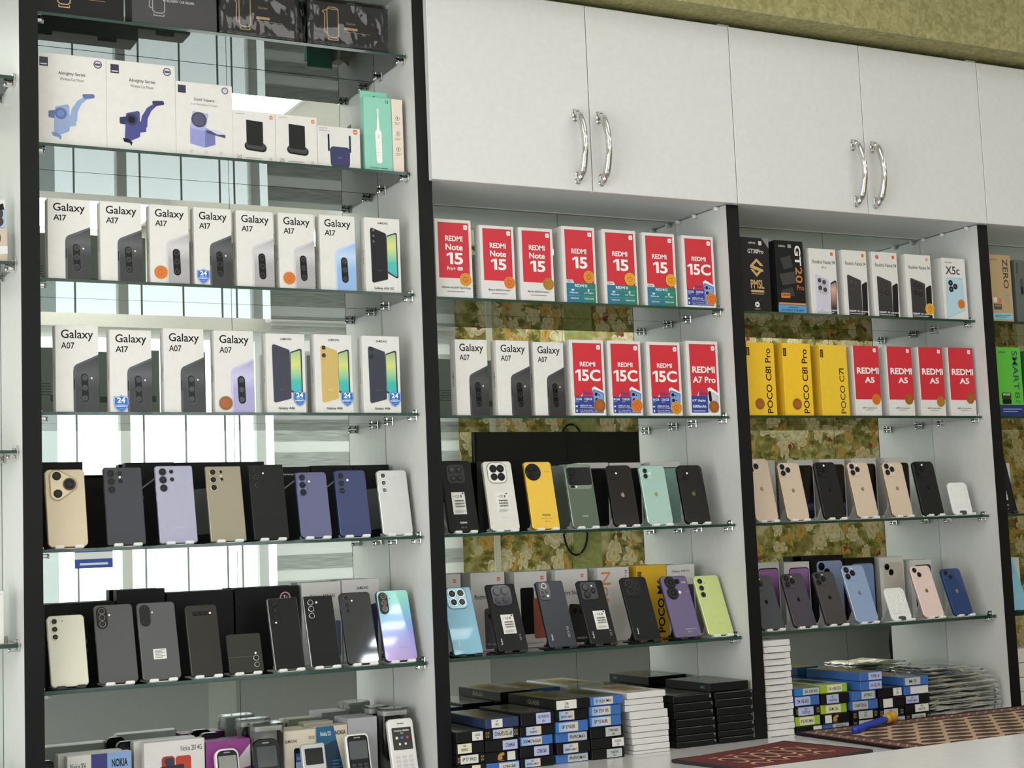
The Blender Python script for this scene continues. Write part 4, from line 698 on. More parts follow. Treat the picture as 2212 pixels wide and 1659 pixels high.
row('middle', 2, [(1.6193, 0.0839, 0.1792, 0.03, PAPER, d_galaxy('A07', B7), 'white box with matt black phone picture', sw), (1.7294, 0.0882, 0.1794, 0.03, PAPER, d_galaxy('A07', B7), 'white box with matt black phone picture', sw), (1.8270, 0.0822, 0.1778, 0.03, PAPER, d_galaxy('A07', B7), 'white box with matt black phone picture', sw), (1.9341, 0.0964, 0.1863, 0.045, PAPER, d_redmi('15c', ('12GB', '128GB'), st_seal(0.80, 0.865, 0.17, 'b')), 'red box with blue panel and bronze seal'), (2.0420, 0.0949, 0.1868, 0.045, PAPER, d_redmi('15c', ('8GB', '128GB'), st_seal(0.80, 0.865, 0.17, 'o')), 'red box with blue panel and orange seal'), (2.1577, 0.0989, 0.1866, 0.045, PAPER, d_redmi('15c', ('16GB', '256GB'), st_seal(0.80, 0.89, 0.16, 'g')), 'red box with blue panel and gold seal'), (2.2754, 0.0960, 0.1918, 0.045, PAPER, d_redmi('a7', None, st_seal(0.78, 0.875, 0.16, 'b')), 'red box with silver phone and bronze seal')])
row('right', 1, [(2.4588, 0.0909, 0.1961, 0.03, '#262628', d_gt30, 'black box with gold angular emblem'), (2.5717, 0.0923, 0.1936, 0.045, '#1b1c1e', d_gt20, 'black box with blue bottom band'), (2.6823, 0.0905, 0.1780, 0.035, PAPER, d_rn14(True, None, '#e0662a'), 'white box with pale lilac phone picture'), (2.7917, 0.0842, 0.1793, 0.03, PAPER, d_rn14(False, None, '#e0662a'), 'white box with black phone, orange logo'), (2.8978, 0.0896, 0.1800, 0.03, PAPER, d_rn14(False, None, '#e0662a', None, True), 'white box with black phone and two dots'), (3.0186, 0.0930, 0.1791, 0.035, PAPER, d_rn14(False, None, '#e0b042', st_seal(0.84, 0.85, 0.17, 'y')), 'white box with black phone and yellow seal'), (3.1502, 0.0875, 0.1754, 0.045, PAPER, d_x5c, 'white box with light blue phone picture')])
YL = '#eebf1e'
row('right', 2, [(2.4569, 0.0913, 0.1912, 0.045, YL, d_poco('POCO C81 Pro', False, st_seal(0.40, 0.84, 0.16, 'b')), 'yellow box with bold black upright lettering'), (2.5760, 0.0929, 0.1915, 0.045, YL, d_poco('POCO C81 Pro', False, st_seal(0.42, 0.84, 0.16, 'b')), 'yellow box with bold black upright lettering'), (2.6982, 0.0923, 0.1900, 0.04, '#e8c02a', d_poco('POCO C71', True, None), 'yellow box with thin black upright lettering'), (2.8104, 0.0899, 0.1903, 0.045, PAPER, d_redmi('a5', None, st_seal(0.80, 0.765, 0.16, 'o')), 'red and white box with orange seal'), (2.9278, 0.0904, 0.1909, 0.045, PAPER, d_redmi('a5', None, st_seal(0.78, 0.76, 0.16, 'b')), 'red and white box with bronze seal'), (3.0410, 0.0896, 0.1916, 0.045, PAPER, d_redmi('a5', None, st_seal(0.80, 0.79, 0.16, 'v')), 'red and white box with olive seal'), (3.1520, 0.0944, 0.1926, 0.045, PAPER, d_redmi('a5', None, st_seal(0.78, 0.74, 0.16, 'b')), 'red and white box with bronze seal')])
row('far right', 1, [(3.3277, 0.0847, 0.1947, 0.03, '#b59c74', d_zero40, 'tan box with black downward lettering'), (3.4300, 0.0900, 0.1831, 0.03, '#5a5f5c', lambda F: (F.rect(0.08, 0.05, 0.16, 0.22, '#3d413f'), F.rr(0.2, 0.3, 0.34, 0.56, 0.05, '#3d413f'), F.rr(0.22, 0.43, 0.33, 0.54, 0.03, '#232624'), [])[-1], 'dark grey box behind tan box')])
row('far right', 2, [(3.3356, 0.0965, 0.1987, 0.03, '#58b838', d_smart8, 'bright green box with dark blue bottom band'), (3.4480, 0.0900, 0.19, 0.03, '#2f6b52', None, 'dark green box at the edge')])
# ------------------------------------------------------------------ phones leaning on little stands
STW = M('#e9eae8', 0.35); STB = M('#2a2b2d', 0.4); STG = M('#a9aeac', 0.3)
def stand(x, y, z, lean, m, label, group, h=0.09, w=0.056, empty_=False):
    r = empty('phone_stand', (x, y, z)); tag(r, label, 'stand', group)
    L = math.radians(lean); T = Matrix.Rotation(-L, 4, 'X')
    if empty_:   # seen whole: quilted plate with a notch at its foot
        q = MB(); rr = 0.014
        q.hull([(sx * (w / 2 - rr), zz, rr) for sx in (-1, 1) for zz in (0.003 + rr, h - rr)], 0.0, 0.004, m, ch=0.001)
        nx, nz = 6, 15
        for i in range(nx):
            for k in range(nz):
                cx = -w / 2 + 0.008 + (w - 0.016) * (i + 0.5 * (k % 2)) / (nx - 0.5); cz = 0.024 + (h - 0.032) * k / (nz - 1); a = (w - 0.016) / nx * 0.5
                if abs(cx) + a > w / 2 - 0.002: continue
                c = (cx, -0.0015, cz); P = [(cx - a, -0.0001, cz), (cx, -0.0001, cz - a), (cx + a, -0.0001, cz), (cx, -0.0001, cz + a)]
                for u in range(4): q.face([P[u], P[(u + 1) % 4], c], m)
        q.hull([(-0.007, 0.009, 0.006), (0.007, 0.009, 0.006)], -0.0006, 0.0, M('#3c403f', 0.6))
        q.v = [tuple(T @ Vector(v)) for v in q.v]; q.build('back_plate', r)
    else:
        q = MB(); rr = 0.009
        q.hull([(sx * (w / 2 - rr), zz, rr) for sx in (-1, 1) for zz in (0.0075 + rr, h - rr)], 0.0, 0.0035, m, ch=0.0008, n=24)
        q.v = [tuple(T @ (Vector(v) + Vector((0, 0.0105, 0)))) for v in q.v]; q.build('back_plate', r)
    q = MB(); q.box(-w / 2, w / 2, -0.006, 0.078, 0.0003, 0.0018, m, 0.0005); q.build('base_plate', r)
    q = MB(); yb = 0.058; zb = 0.05
    q.box(-0.013, 0.013, -0.002, 0.002, 0, math.hypot(0.04, zb), m, 0.0008, Matrix.Translation((0, 0.068, 0.003)) @ Matrix.Rotation(math.atan2(0.068 - 0.0145 - 0.05 * math.tan(L) - 0.004, zb), 4, 'X')); q.tube([(-0.016, 0.068, 0.006), (0.016, 0.068, 0.006)], 0.0032, m, 10); q.build('prop_leg', r)
    for s in (-1, 1):
        q = MB(); cx = s * w * 0.36
        q.hull([(cx - 0.006, 0.0028, 0.0026), (cx + 0.006, 0.0029, 0.0026)], -0.011, -0.0005, m, ch=0.0012, n=24)
        q.hull([(cx - 0.006, 0.0045, 0.0036), (cx + 0.006, 0.0045, 0.0036)], -0.0125, -0.0085, m, ch=0.0015, n=24); q.build('front_lip', r)
    return r
LENS = M('#07080a', 0.08, 0, 0.0); LENS2 = M('#1b2030', 0.12, 0, 0.0); FLASH = M('#f6f2e6', 0.25)
def apple(F, cx, ct, s, c, rough=0.25):
    k = F.w / F.h
    pts = [(0.0, -0.32), (0.14, -0.38), (0.30, -0.36), (0.42, -0.24), (0.32, -0.10), (0.32, 0.08), (0.46, 0.20), (0.34, 0.44), (0.18, 0.56), (0.02, 0.50), (-0.16, 0.56), (-0.34, 0.40), (-0.46, 0.10), (-0.42, -0.18), (-0.28, -0.34), (-0.12, -0.36)]
    F.poly([(cx + x * s, ct + t * s * k) for x, t in pts], c, rough); F.poly([(cx + x * s, ct + t * s * k) for x, t in [(0.02, -0.42), (0.04, -0.56), (0.18, -0.66), (0.16, -0.50)]], c, rough)
def phone(x, y, z, w, h, lean, spec, label, group, cat='phone'):
    L = math.radians(lean); th = 0.008; r = spec.get('r', 0.13) * w
    back = spec['back'] if not isinstance(spec['back'], str) else M(spec['back'], spec.get('rough', 0.35), spec.get('metal', 0.0), spec.get('coat', 0.0), spec.get('grain', 0.0))
    frame = M(spec['frame'], 0.3, 0.6)
    q = MB(); cs = [(sx * (w / 2 - r), zz, r) for sx in (-1, 1) for zz in (r, h - r)]
    q.hull(cs, 0.0, th, back, frame, M('#08090b', 0.06, 0, 0.5), ch=0.0012 if spec.get('r', 0.13) < 0.2 else 0.0018)
    q.box(-w / 2 - 0.0006, -w / 2 + 0.0005, 0.0028, 0.0052, h * 0.66, h * 0.76, frame); q.box(-w / 2 - 0.0006, -w / 2 + 0.0005, 0.0028, 0.0052, h * 0.55, h * 0.61, frame)
    F = Face(q, w, h, -0.00005)
    if spec.get('art'): spec['art'](F)
    o = q.build('smartphone', loc=(x, y, z + 0.0023 + 0.0082 * math.sin(L)), rot=(-L, 0, 0)); tag(o, label, cat, group)
    def at(cx, ct): return (-w / 2 + cx * w, h - ct * w)
    mods = []
    for circ, c, d in spec.get('mods', ()):
        q = MB(); mm = M(*c) if isinstance(c, tuple) else M(c, 0.25, 0, 0.3)
        q.hull([(*at(cx, ct), cr * w) for cx, ct, cr in circ], -d, -0.0001, mm, ch=min(0.0006, d * 0.5)); mods.append((q.build('camera_module', o), d))
    if spec.get('lens'):
        for cx, ct, cr, ring in spec['lens']:
            q = MB(); X, Z = at(cx, ct); R = cr * w; d0 = max([d for _, d in mods], default=0.0)
            rgb = hexc(ring); mring = M(ring, 0.25, 0.8 if sum(rgb) > 0.5 else 0.0)
            q.hull([(X, Z, R)], -d0 - 0.0016, -d0 + 0.0001, mring, ch=0.0004, n=28); q.hull([(X, Z, R * 0.8)], -d0 - 0.0019, -d0 - 0.0015, LENS, n=28); q.hull([(X, Z, R * 0.36)], -d0 - 0.002, -d0 - 0.0018, LENS2, n=20)
            q.build('camera_lens', mods[-1][0] if mods else o)
    if spec.get('flash'):
        cx, ct, cr = spec['flash']; q = MB(); d0 = max([d for _, d in mods], default=0.0) if spec.get('flash_on') else 0.0
        q.hull([(*at(cx, ct), cr * w)], -d0 - 0.0006, -d0 + 0.0001, FLASH, n=18); q.build('flash', mods[-1][0] if mods and spec.get('flash_on') else o)
    if spec.get('label'):
        x0, t0, x1, t1 = spec['label']; q = MB(); X0, Z1_ = at(x0, t0); X1, Z0 = at(x1, t1)
        q.box(X0, X1, -0.0004, -0.0001, Z0, Z1_, M('#e6e5e0', 0.5)); f = Face(q, X1 - X0, Z1_ - Z0, -0.00045, X0, Z0)
        if spec.get('label_small'): f.lines(0.12, 0.1, 0.9, 6, 0.14, 0.05, '#55575a')
        else:
            f.text('CE', 0.30, 0.13, 0.58, 0.25, '#2c2d2f', 0.01); f.rect(0.14, 0.17, 0.2, 0.21, '#2c2d2f'); f.rect(0.66, 0.13, 0.76, 0.25, '#5a5b5d'); f.rect(0.8, 0.03, 0.92, 0.1, '#3a3b3d')
            for k in range(3):
                for i in range(17): f.rect(0.2 + i * 0.04, 0.36 + k * 0.13, 0.2 + i * 0.04 + (0.028 if (i * 7 + k) % 3 else 0.014), 0.43 + k * 0.13, '#252628')
            f.lines(0.1, 0.82, 0.9, 4, 0.035, 0.012, '#8c8d8f')
        p = q.build('label_sticker', o); p['label'] = 'white label with bar codes'
    if spec.get('apple'):
        q = MB(); f = Face(q, w, h, -0.0002); apple(f, 0.5, 0.485, 0.155, M(spec['apple'], 0.12, 0.9)); q.build('logo', o)
    return o
def ultra(c): return [(.19, .17, .10, c), (.19, .385, .10, c), (.195, .605, .10, c), (.42, .165, .055, c), (.43, .375, .055, c)]
def tri(c, r=.092): return [(.19, .18, r, c), (.19, .41, r, c), (.19, .64, r, c)]
def pill(c, ct0=.19, ct1=.64, r=.135, d=.0012, x=.19): return ([(x, ct0, r), (x, ct1, r)], c, d)
def words(*ws):
    def art(F):
        for a in ws: F.text(*a)
    return art
S = {}
S['gold'] = dict(back=M('#d2c3a8', 0.3, 0.15), frame='#b89f74', r=.13, mods=[([(.29, .20, .19), (.60, .40, .21), (.29, .64, .19)], ('#b8a27a', 0.2, 0.7), .0016), ([(.29, .20, .165), (.60, .40, .185), (.29, .64, .165)], ('#d6c9ae', 0.2, 0.6), .0024)], lens=[(.29, .185, .11, '#2a2520'), (.60, .405, .165, '#4a3f30'), (.30, .65, .11, '#2a2520')])
S['navy_sq'] = dict(back='#34363f', rough=.45, grain=.12, frame='#4a4844', r=.06, lens=ultra('#26272d'), flash=(.42, .27, .03))
S['lilac_sq'] = dict(back='#a6a7be', frame='#b4b4c8', r=.06, lens=ultra('#2c2c36'), art=words(('SAMSUNG', .40, .79, .66, .805, '#c3c5dc'), ('CE X', .44, .87, .62, .885, '#c0c2d8')))
S['titan'] = dict(back='#97907a', grain=.1, frame='#b5ad92', r=.02, lens=ultra('#c9c0a4'), flash=(.42, .275, .022))
S['black_sq'] = dict(back='#242526', rough=.5, grain=.12, frame='#2b2c2e', r=.03, lens=[(.19, .14, .08, '#2e2f31'), (.20, .365, .08, '#2e2f31'), (.215, .585, .07, '#3c3d3f'), (.40, .13, .05, '#2e2f31'), (.415, .37, .055, '#2e2f31')], flash=(.405, .25, .026))
S['violet'] = dict(back='#5c5f86', rough=.42, grain=.06, frame='#4a4d78', r=.12, mods=[pill('#4a4d78', .19, .60, .15, .0008), pill('#6a6da0', .19, .60, .138, .0012)], lens=tri('#2a2b3c', .105), flash=(.42, .30, .033))
S['navy'] = dict(back='#2b3768', rough=.42, grain=.08, frame='#3a4878', r=.12, lens=tri('#30333c', .095), flash=(.40, .31, .036))
S['silver'] = dict(back='#c9cbc9', rough=.3, frame='#dcdedc', r=.12, lens=tri('#e6e6e4', .092), art=lambda F: (F.blob([(.41, .14, .02)], '#9a9c9c'), F.text('SAMSUNG', .58, .80, .68, .815, '#e8e9ea'))[0])
S['cream'] = dict(back='#dcdac9', rough=.3, frame='#e6e4d6', r=.12, lens=[(.19, .17, .09, '#cfccb8'), (.19, .385, .09, '#cfccb8'), (.19, .60, .09, '#cfccb8')], art=lambda F: F.blob([(.40, .08, .022)], '#8e8c7e'))
S['grey3'] = dict(back='#4b4c4f', rough=.5, grain=.08, frame='#6a6b6d', r=.10, mods=[pill('#151618', .19, .50, .135, .002)], lens=[(.19, .175, .085, '#8d877f'), (.19, .345, .085, '#8d877f'), (.19, .52, .085, '#8d877f')], flash=(.385, .28, .025))
S['greyl'] = dict(back='#505154', rough=.5, grain=.06, frame='#77787a', r=.10, mods=[pill('#1e1f22', .20, .50, .135, .002)], lens=[(.20, .18, .075, '#26272a'), (.20, .345, .075, '#26272a'), (.20, .51, .075, '#26272a')], flash=(.385, .27, .022), label=(.32, 1.25, .66, 1.52), label_small=1)
S['s10'] = dict(back='#1d1d1c', rough=.12, coat=.3, frame='#55564f', r=.10, mods=[([(.27, .28, .065), (.78, .28, .065)], '#111113', .001)], lens=[(.29, .28, .05, '#17181a'), (.47, .28, .05, '#17181a'), (.63, .28, .05, '#17181a')], flash=(.77, .28, .035), flash_on=1)
S['flip'] = dict(back='#1e201e', rough=.1, coat=.4, frame='#3a3c3a', r=.07, lens=[(.80, .73, .085, '#b9b9b5'), (.80, .92, .075, '#b9b9b5')], flash=(.80, .585, .03), art=lambda F: F.rect(.01, .585, .99, .60, '#3d403d'))
S['fold1'] = dict(back='#1d1e20', rough=.5, grain=.1, frame='#9a9b9b', r=.04, mods=[pill('#121315', .17, .74, .13, .0014, .20)], lens=[(.2, .21, .09, '#1b1c1e'), (.2, .42, .09, '#1b1c1e'), (.2, .62, .09, '#1b1c1e')], flash=(.2, .80, .03), flash_on=1)
S['fold2'] = dict(back='#1b1c1e', rough=.45, frame='#b0b1b1', r=.05, mods=[pill('#131416', .19, .66, .125, .0012, .23)], lens=[(.22, .22, .095, '#c2c2c0'), (.22, .43, .095, '#c2c2c0'), (.22, .65, .095, '#c2c2c0')], flash=(.43, .22, .035))
S['glossy'] = dict(back='#26272d', rough=.04, coat=.8, frame='#2c2d33', r=.12, lens=[(.20, .17, .085, '#4a4b50'), (.20, .38, .085, '#4a4b50'), (.21, .58, .085, '#4a4b50')], flash=(.38, .26, .028))
S['pastel'] = dict(back='PASTEL', frame='#3a3d44', r=.12, mods=[pill('#26211d', .20, .56, .14, .002)], lens=[(.20, .18, .085, '#8c7d6c'), (.20, .37, .085, '#8c7d6c'), (.20, .55, .085, '#8c7d6c')], art=lambda F: (F.blob([(.40, .12, .018)], '#4a7a90'), F.text('SAMSUNG', .50, .805, .74, .825, '#8d80b8'))[0])
RN = [(.2, .2), (.5, .2), (.2, .5), (.5, .5)]
def quad(cx, ct, s, rad, c, d, rr): return ([(cx + a * (s - rr), ct + b * (s - rr), rr) for a in (-1, 1) for b in (-1, 1)], c, d)
LB = (.24, .95, .68, 1.56)
S['k_black'] = dict(back='#1d1e20', rough=.55, grain=.06, frame='#232426', r=.11, mods=[quad(.45, .42, .30, 0, '#252628', .0016, .16)], lens=[(.34, .29, .115, '#1a1b1d'), (.57, .28, .115, '#1a1b1d'), (.35, .56, .10, '#1a1b1d'), (.57, .55, .10, '#1a1b1d')], flash=(.33, .545, .03), flash_on=1, label=(.22, .98, .66, 1.66), art=words(('REDMI', .40, .855, .62, .88, '#e6e6e6', .02), ('CE X', .41, .925, .60, .945, '#a9a9a9')))
S['k_white'] = dict(back='#dcdad2', rough=.4, frame='#b9b6aa', r=.12, mods=[quad(.46, .38, .335, 0, ('#8a877e', 0.2, 0.6), .0012, .2), quad(.46, .38, .315, 0, ('#efeee9', 0.25, 0), .002, .185)], lens=[(.33, .25, .125, '#1a1b1d'), (.58, .25, .125, '#1a1b1d'), (.33, .51, .115, '#26272a'), (.58, .51, .125, '#1a1b1d')], label=(.30, 1.0, .74, 1.66), art=words(('REDMI', .42, .80, .66, .82, '#c6c4bc'),))
S['k_yellow'] = dict(back='#eabf3c', rough=.4, frame='#c79f2c', r=.10, mods=[([(.29, .35, .28)], ('#17181a', 0.12, 0.7), .0022), ([(.29, .35, .255)], '#101113', .0026)], lens=[(.20, .27, .08, '#1a1b1d'), (.37, .26, .075, '#1a1b1d'), (.22, .45, .075, '#1a1b1d')], art=words(('POCO', .42, .775, .70, .81, '#3a2f10', .03), ('CE X', .48, .875, .66, .895, '#6a5620'), ('5000 mAh', .36, .835, .76, .848, '#7a6424'), ('5G AI OIS', .72, .145, .90, .16, '#7a6424')))
S['k_green'] = dict(back='#52614f', rough=.4, grain=.05, frame='#8d9690', r=.11, mods=[quad(.5, .40, .42, 0, ('#7c8a80', 0.3, 0.5), .0004, .10), ([(.15, .18, .09), (.85, .18, .09), (.15, .60, .09), (.85, .60, .09)], '#1b2022', .0016), ([(.16, .74, .04), (.24, .74, .04)], '#101214', .0017)], lens=[(.24, .25, .13, '#141618'), (.22, .54, .12, '#141618')], flash=(.34, .74, .035), art=words(('xiaomi', .40, .805, .62, .823, '#e9ece8', .01),))
def ip11(back, logo, rough=.08, lens='#26282c', mod=None): return dict(back=back, rough=rough, coat=.3, frame=mod or back, r=.17, mods=[quad(.26, .29, .215, 0, mod or back, .0010, .12)], lens=[(.19, .20, .085, lens), (.19, .385, .085, lens)], flash=(.36, .29, .035), flash_on=1, apple=logo)
S['ip_black'] = ip11('#1c1a1d', '#c9cac8'); S['ip_mint'] = ip11('#a6c8be', '#c8c2a2', .15, '#3c5a54', '#aacec4'); S['ip_black2'] = ip11('#19191c', '#8a8464')
def ip14(back, logo, frame, rough=.35, mod=None, big=False, lens='#17181a'): return dict(back=back, rough=rough, frame=frame, r=.17, mods=[quad(.30, .30, .27, 0, (mod or back, 0.25, 0, 0.2), .0014, .13)], lens=[(.18, .18, .108, lens), (.18, .42, .108, lens), (.42, .30, .108, lens)], flash=(.42, .13, .03), flash_on=1, apple=logo)
S['ip_desert'] = ip14('#d3bfa9', '#cbb59c', '#c2a98c', .3, '#d9c7b2', lens='#3b332d'); S['ip_blackt'] = ip14('#1f2021', '#2a2b2c', '#2c2c2e', .4); S['ip_blackt']['flash'] = (.42, .14, .04)
S['ip_mid'] = ip14('#363a42', '#23262c', '#4c4f58'); S['ip_deep'] = ip14('#3a3440', '#2b2630', '#524a58'); S['ip_space'] = ip14('#353235', '#282528', '#47444a'); S['ip_sierra'] = ip14('#8a9fc2', '#a9b8d2', '#a8b6cc', .3, '#93a7c8')
def ip13(back, logo, frame): return dict(back=back, rough=.12, coat=.4, frame=frame, r=.16, mods=[quad(.27, .27, .22, 0, back, .0012, .12)], lens=[(.185, .18, .098, '#3a3634'), (.355, .36, .098, '#3a3634')], apple=logo)
S['ip_pink'] = ip13('#e8d0c8', '#b39a5c', '#d9c3b8'); S['ip_blue'] = ip13('#1f3d70', '#c9c3b2', '#27477a')
S['r_blue'] = dict(back='#84bfd8', rough=.25, coat=.3, frame='#7fb6cc', r=.06, mods=[quad(.46, .36, .36, 0, ('#5f8fa4', .3, .4), .0012, .2), quad(.46, .36, .335, 0, ('#a6d2e4', .2, .3), .002, .18)], lens=[(.32, .22, .14, '#dfe8ec'), (.61, .21, .14, '#dfe8ec'), (.33, .50, .13, '#dfe8ec'), (.61, .50, .13, '#dfe8ec')], art=lambda F: F.text('Redmi', .20, .79, .26, .88, '#eaf4f8', .01, 1))
S['r_black4'] = dict(back='#202124', rough=.5, grain=.06, frame='#2b2c30', r=.06, mods=[quad(.47, .38, .34, 0, ('#1b2030', .1, 0), .002, .19)], lens=[(.33, .25, .13, '#2c2e36'), (.60, .24, .13, '#2c2e36'), (.34, .53, .12, '#2c2e36'), (.60, .52, .12, '#2c2e36')], label=(.28, 1.0, .72, 1.62), art=lambda F: (F.text('Redmi', .11, .81, .17, .90, '#e2e2e2', .01, 1), F.text('CE X', .78, .76, .84, .85, '#bdbdbd', 0, 1))[0])
S['r_navy'] = dict(back=M('#292d36', 0.28, 0.3), frame='#30343c', r=.08, mods=[([(.19, .16, .13), (.34, .16, .13), (.19, .52, .13), (.34, .52, .13)], '#2c3038', .0016)], lens=[(.26, .17, .10, '#cfcfca'), (.19, .365, .05, '#3c3e44'), (.34, .365, .05, '#3c3e44'), (.19, .51, .05, '#3c3e44')], flash=(.34, .51, .04), flash_on=1, art=lambda F: (F.text('Redmi', .13, .80, .19, .89, '#e2e2e2', .01, 1), F.text('CE X 5G', .74, .70, .82, .86, '#bdbdbd', 0, 1))[0])
S['r_black5'] = dict(back='#1e1f22', rough=.5, grain=.05, frame='#2b2c30', r=.09, mods=[quad(.40, .36, .31, 0, ('#272a30', .25, 0), .0014, .11)], lens=[(.28, .24, .13, '#17181b'), (.29, .50, .12, '#17181b'), (.54, .37, .09, '#17181b')], flash=(.52, .20, .03), flash_on=1, label=(.34, 1.06, .80, 1.70), art=lambda F: (F.text('Redmi', .13, .80, .19, .90, '#e2e2e2', .01, 1), F.text('CE X', .80, .78, .86, .88, '#bdbdbd', 0, 1))[0])
S['r_black6'] = dict(back='#1c1d1f', rough=.5, frame='#2b2c2e', r=.12, mods=[quad(.40, .36, .32, 0, ('#23252a', .25, 0), .0014, .12)], lens=[(.27, .22, .13, '#3a3b3e'), (.28, .48, .12, '#3a3b3e'), (.55, .36, .075, '#3a3b3e')], flash=(.55, .36, .04), flash_on=1, art=lambda F: F.text('Redmi', .15, .80, .21, .89, '#e2e2e2', .01, 1))
S['p_purple'] = dict(back=M('#6a5f84', 0.35, 0.2), frame='#5a5070', r=.10, mods=[([(.33, .22, .21)], '#17161c', .0016), ([(.33, .58, .21)], '#17161c', .0016)], lens=[(.33, .22, .15, '#2c2b34'), (.33, .58, .15, '#2c2b34'), (.60, .20, .08, '#17161c')], flash=(.60, .56, .05), art=lambda F: (F.text('POCO', .76, .10, .92, .125, '#e6e2f0', .02), F.text('64MP OIS', .80, .26, .95, .275, '#b6aecb'), F.text('CE X', .50, .90, .68, .92, '#cfc8dd'), F.text('DESIGNED BY POCO', .44, .86, .86, .875, '#cfc8dd'))[0])
S['lime'] = dict(back='#c6d488', rough=.35, frame='#cfd9a4', r=.12, lens=[(.21, .20, .095, '#5b6044'), (.21, .44, .095, '#5b6044'), (.21, .67, .095, '#5b6044')], art=lambda F: (F.blob([(.39, .13, .02)], '#8b9360'), F.text('SAMSUNG', .46, .80, .68, .815, '#aab878'))[0])
PASTEL = gradient('pastel_back', [(0.0, '#b9a0d8'), (0.25, '#a79ee0'), (0.45, '#8da4ea'), (0.65, '#86c2e2'), (0.85, '#8fdcd2'), (1.0, '#a6e2d6')], 2, 1 / 0.165, 0.0, 0.1, 0.6); S['pastel']['back'] = PASTEL
LOOK = dict(gold='pale gold phone with triangular camera block', navy_sq='dark slate phone with five lenses', lilac_sq='pale lilac square cornered phone', titan='beige grey phone with five ringed lenses', black_sq='black square cornered phone', violet='violet blue phone with pill camera', navy='navy blue phone with three lenses', silver='silver white phone with three lenses', cream='cream white phone with three lenses', grey3='dark grey phone with three pale lenses', greyl='dark grey phone with small white label', s10='black phone with horizontal camera strip', flip='small square folded black phone', fold1='black folding phone with bright right edge', fold2='black folding phone with three ringed lenses', glossy='glossy black phone reflecting lamp strip', pastel='pastel rainbow phone', k_black='black phone with white label and camera block', k_white='white phone with four lenses and label', k_yellow='yellow phone with large round camera', k_green='moss green phone with wide camera bar', ip_black='black phone with silver apple emblem', ip_mint='mint green phone with apple emblem', ip_black2='glossy black phone with dull gold emblem', ip_desert='beige phone with three lenses', ip_blackt='black phone with three lenses', ip_mid='dark blue grey phone', ip_deep='dark purple phone', ip_space='dark brown grey phone', ip_sierra='light steel blue phone', ip_pink='pale pink phone with gold emblem', ip_blue='deep blue phone with pale emblem', r_blue='light blue phone with four lenses', r_black4='black phone with four lenses and label', r_navy='dark navy phone with speckled back', r_black5='black phone with white label and square camera', r_black6='plain black phone with square camera', p_purple='purple phone with two large lenses', lime='lime green phone')
def phones(bay, sh, lean, dark, items):
    zs = SHZ[bay][sh - 1]; g = 'display phones on the %s bay %s shelf' % (bay, NTH[sh])
    for i, (k, x, y, w, h) in enumerate(items):
        pos = '%s from left, %s bay %s shelf' % (ORD[i + 1], bay, NTH[sh])
        if k == 'stand': stand(x, y, zs, lean, STW, 'empty white quilted phone stand, ' + pos, 'phone stands on the %s bay %s shelf' % (bay, NTH[sh]), h, w, True); continue
        phone(x, y, zs, w, h, lean, S[k], LOOK[k] + ', ' + pos, g)
        m = STB if i + 1 in dark else STW
        stand(x, y, zs, lean, m, '%s stand under %s phone from left, %s bay %s shelf' % ('black' if m is STB else 'white', ORD[i + 1], bay, NTH[sh]), 'phone stands on the %s bay %s shelf' % (bay, NTH[sh]), 0.088 if h > 0.1 else 0.06)
phones('left', 5, 12, (), [('gold', .6903, .058, .0812, .1650), ('navy_sq', .8105, .058, .0808, .1678), ('lilac_sq', .9209, .058, .0813, .1696), ('titan', 1.0299, .058, .0787, .1669), ('black_sq', 1.1269, .058, .0795, .1693), ('violet', 1.2307, .058, .0731, .1508), ('navy', 1.3242, .058, .0750, .1537), ('silver', 1.4270, .058, .0737, .1521)])
phones('left', 6, 17, (1,), [('cream', .6882, .046, .0755, .1492), ('grey3', .7870, .046, .0805, .1662), ('greyl', .8769, .046, .0806, .1660), ('s10', .9734, .046, .0682, .1546), ('flip', 1.0599, .046, .0756, .0862), ('fold1', 1.1571, .046, .0687, .1598), ('fold2', 1.2402, .046, .0698, .1608), ('glossy', 1.3286, .046, .0740, .1638), ('pastel', 1.4200, .046, .0790, .1642)])
phones('middle', 3, 12.5, (), [('k_black', 1.5936, .058, .0780, .1724), ('k_white', 1.7023, .058, .0770, .1700), ('k_yellow', 1.8122, .058, .0747, .1674), ('k_green', 1.9233, .058, .0752, .1581), ('ip_black', 2.0398, .058, .0730, .1555), ('ip_mint', 2.1377, .058, .0748, .1544), ('ip_black2', 2.2510, .058, .0760, .1530)])
phones('middle', 4, 22, (1, 2, 3, 4, 5, 6), [('r_blue', 1.5878, .046, .0750, .1640), ('r_black4', 1.7052, .046, .0765, .1661), ('r_navy', 1.8384, .046, .0750, .1670), ('r_black5', 1.9510, .046, .0742, .1630), ('r_black6', 2.0767, .046, .0752, .1655), ('p_purple', 2.1956, .046, .0790, .1625), ('lime', 2.2940, .046, .0770, .1595)])
phones('right', 3, 13, (), [('ip_desert', 2.4661, .058, .0737, .1695), ('ip_desert', 2.5673, .058, .0720, .1577), ('ip_blackt', 2.6895, .058, .0724, .1567), ('ip_desert', 2.8013, .058, .0723, .1559), ('ip_desert', 2.9227, .058, .0728, .1548), ('ip_blackt', 3.0338, .058, .0761, .1547), ('stand', 3.1403, .056, .0720, .0960)])
phones('right', 4, 20, (), [('ip_mid', 2.4562, .046, .0740, .1450), ('ip_deep', 2.5604, .046, .0715, .1463), ('ip_space', 2.6636, .046, .0700, .1470), ('ip_sierra', 2.7671, .046, .0770, .1605), ('stand', 2.8870, .046, .0700, .0950), ('ip_pink', 3.0001, .046, .0730, .1481), ('ip_blue', 3.1078, .046, .0700, .1350)])
phones('far right', 3, 13, (1,), [('k_black', 3.31, .058, .077, .165)])
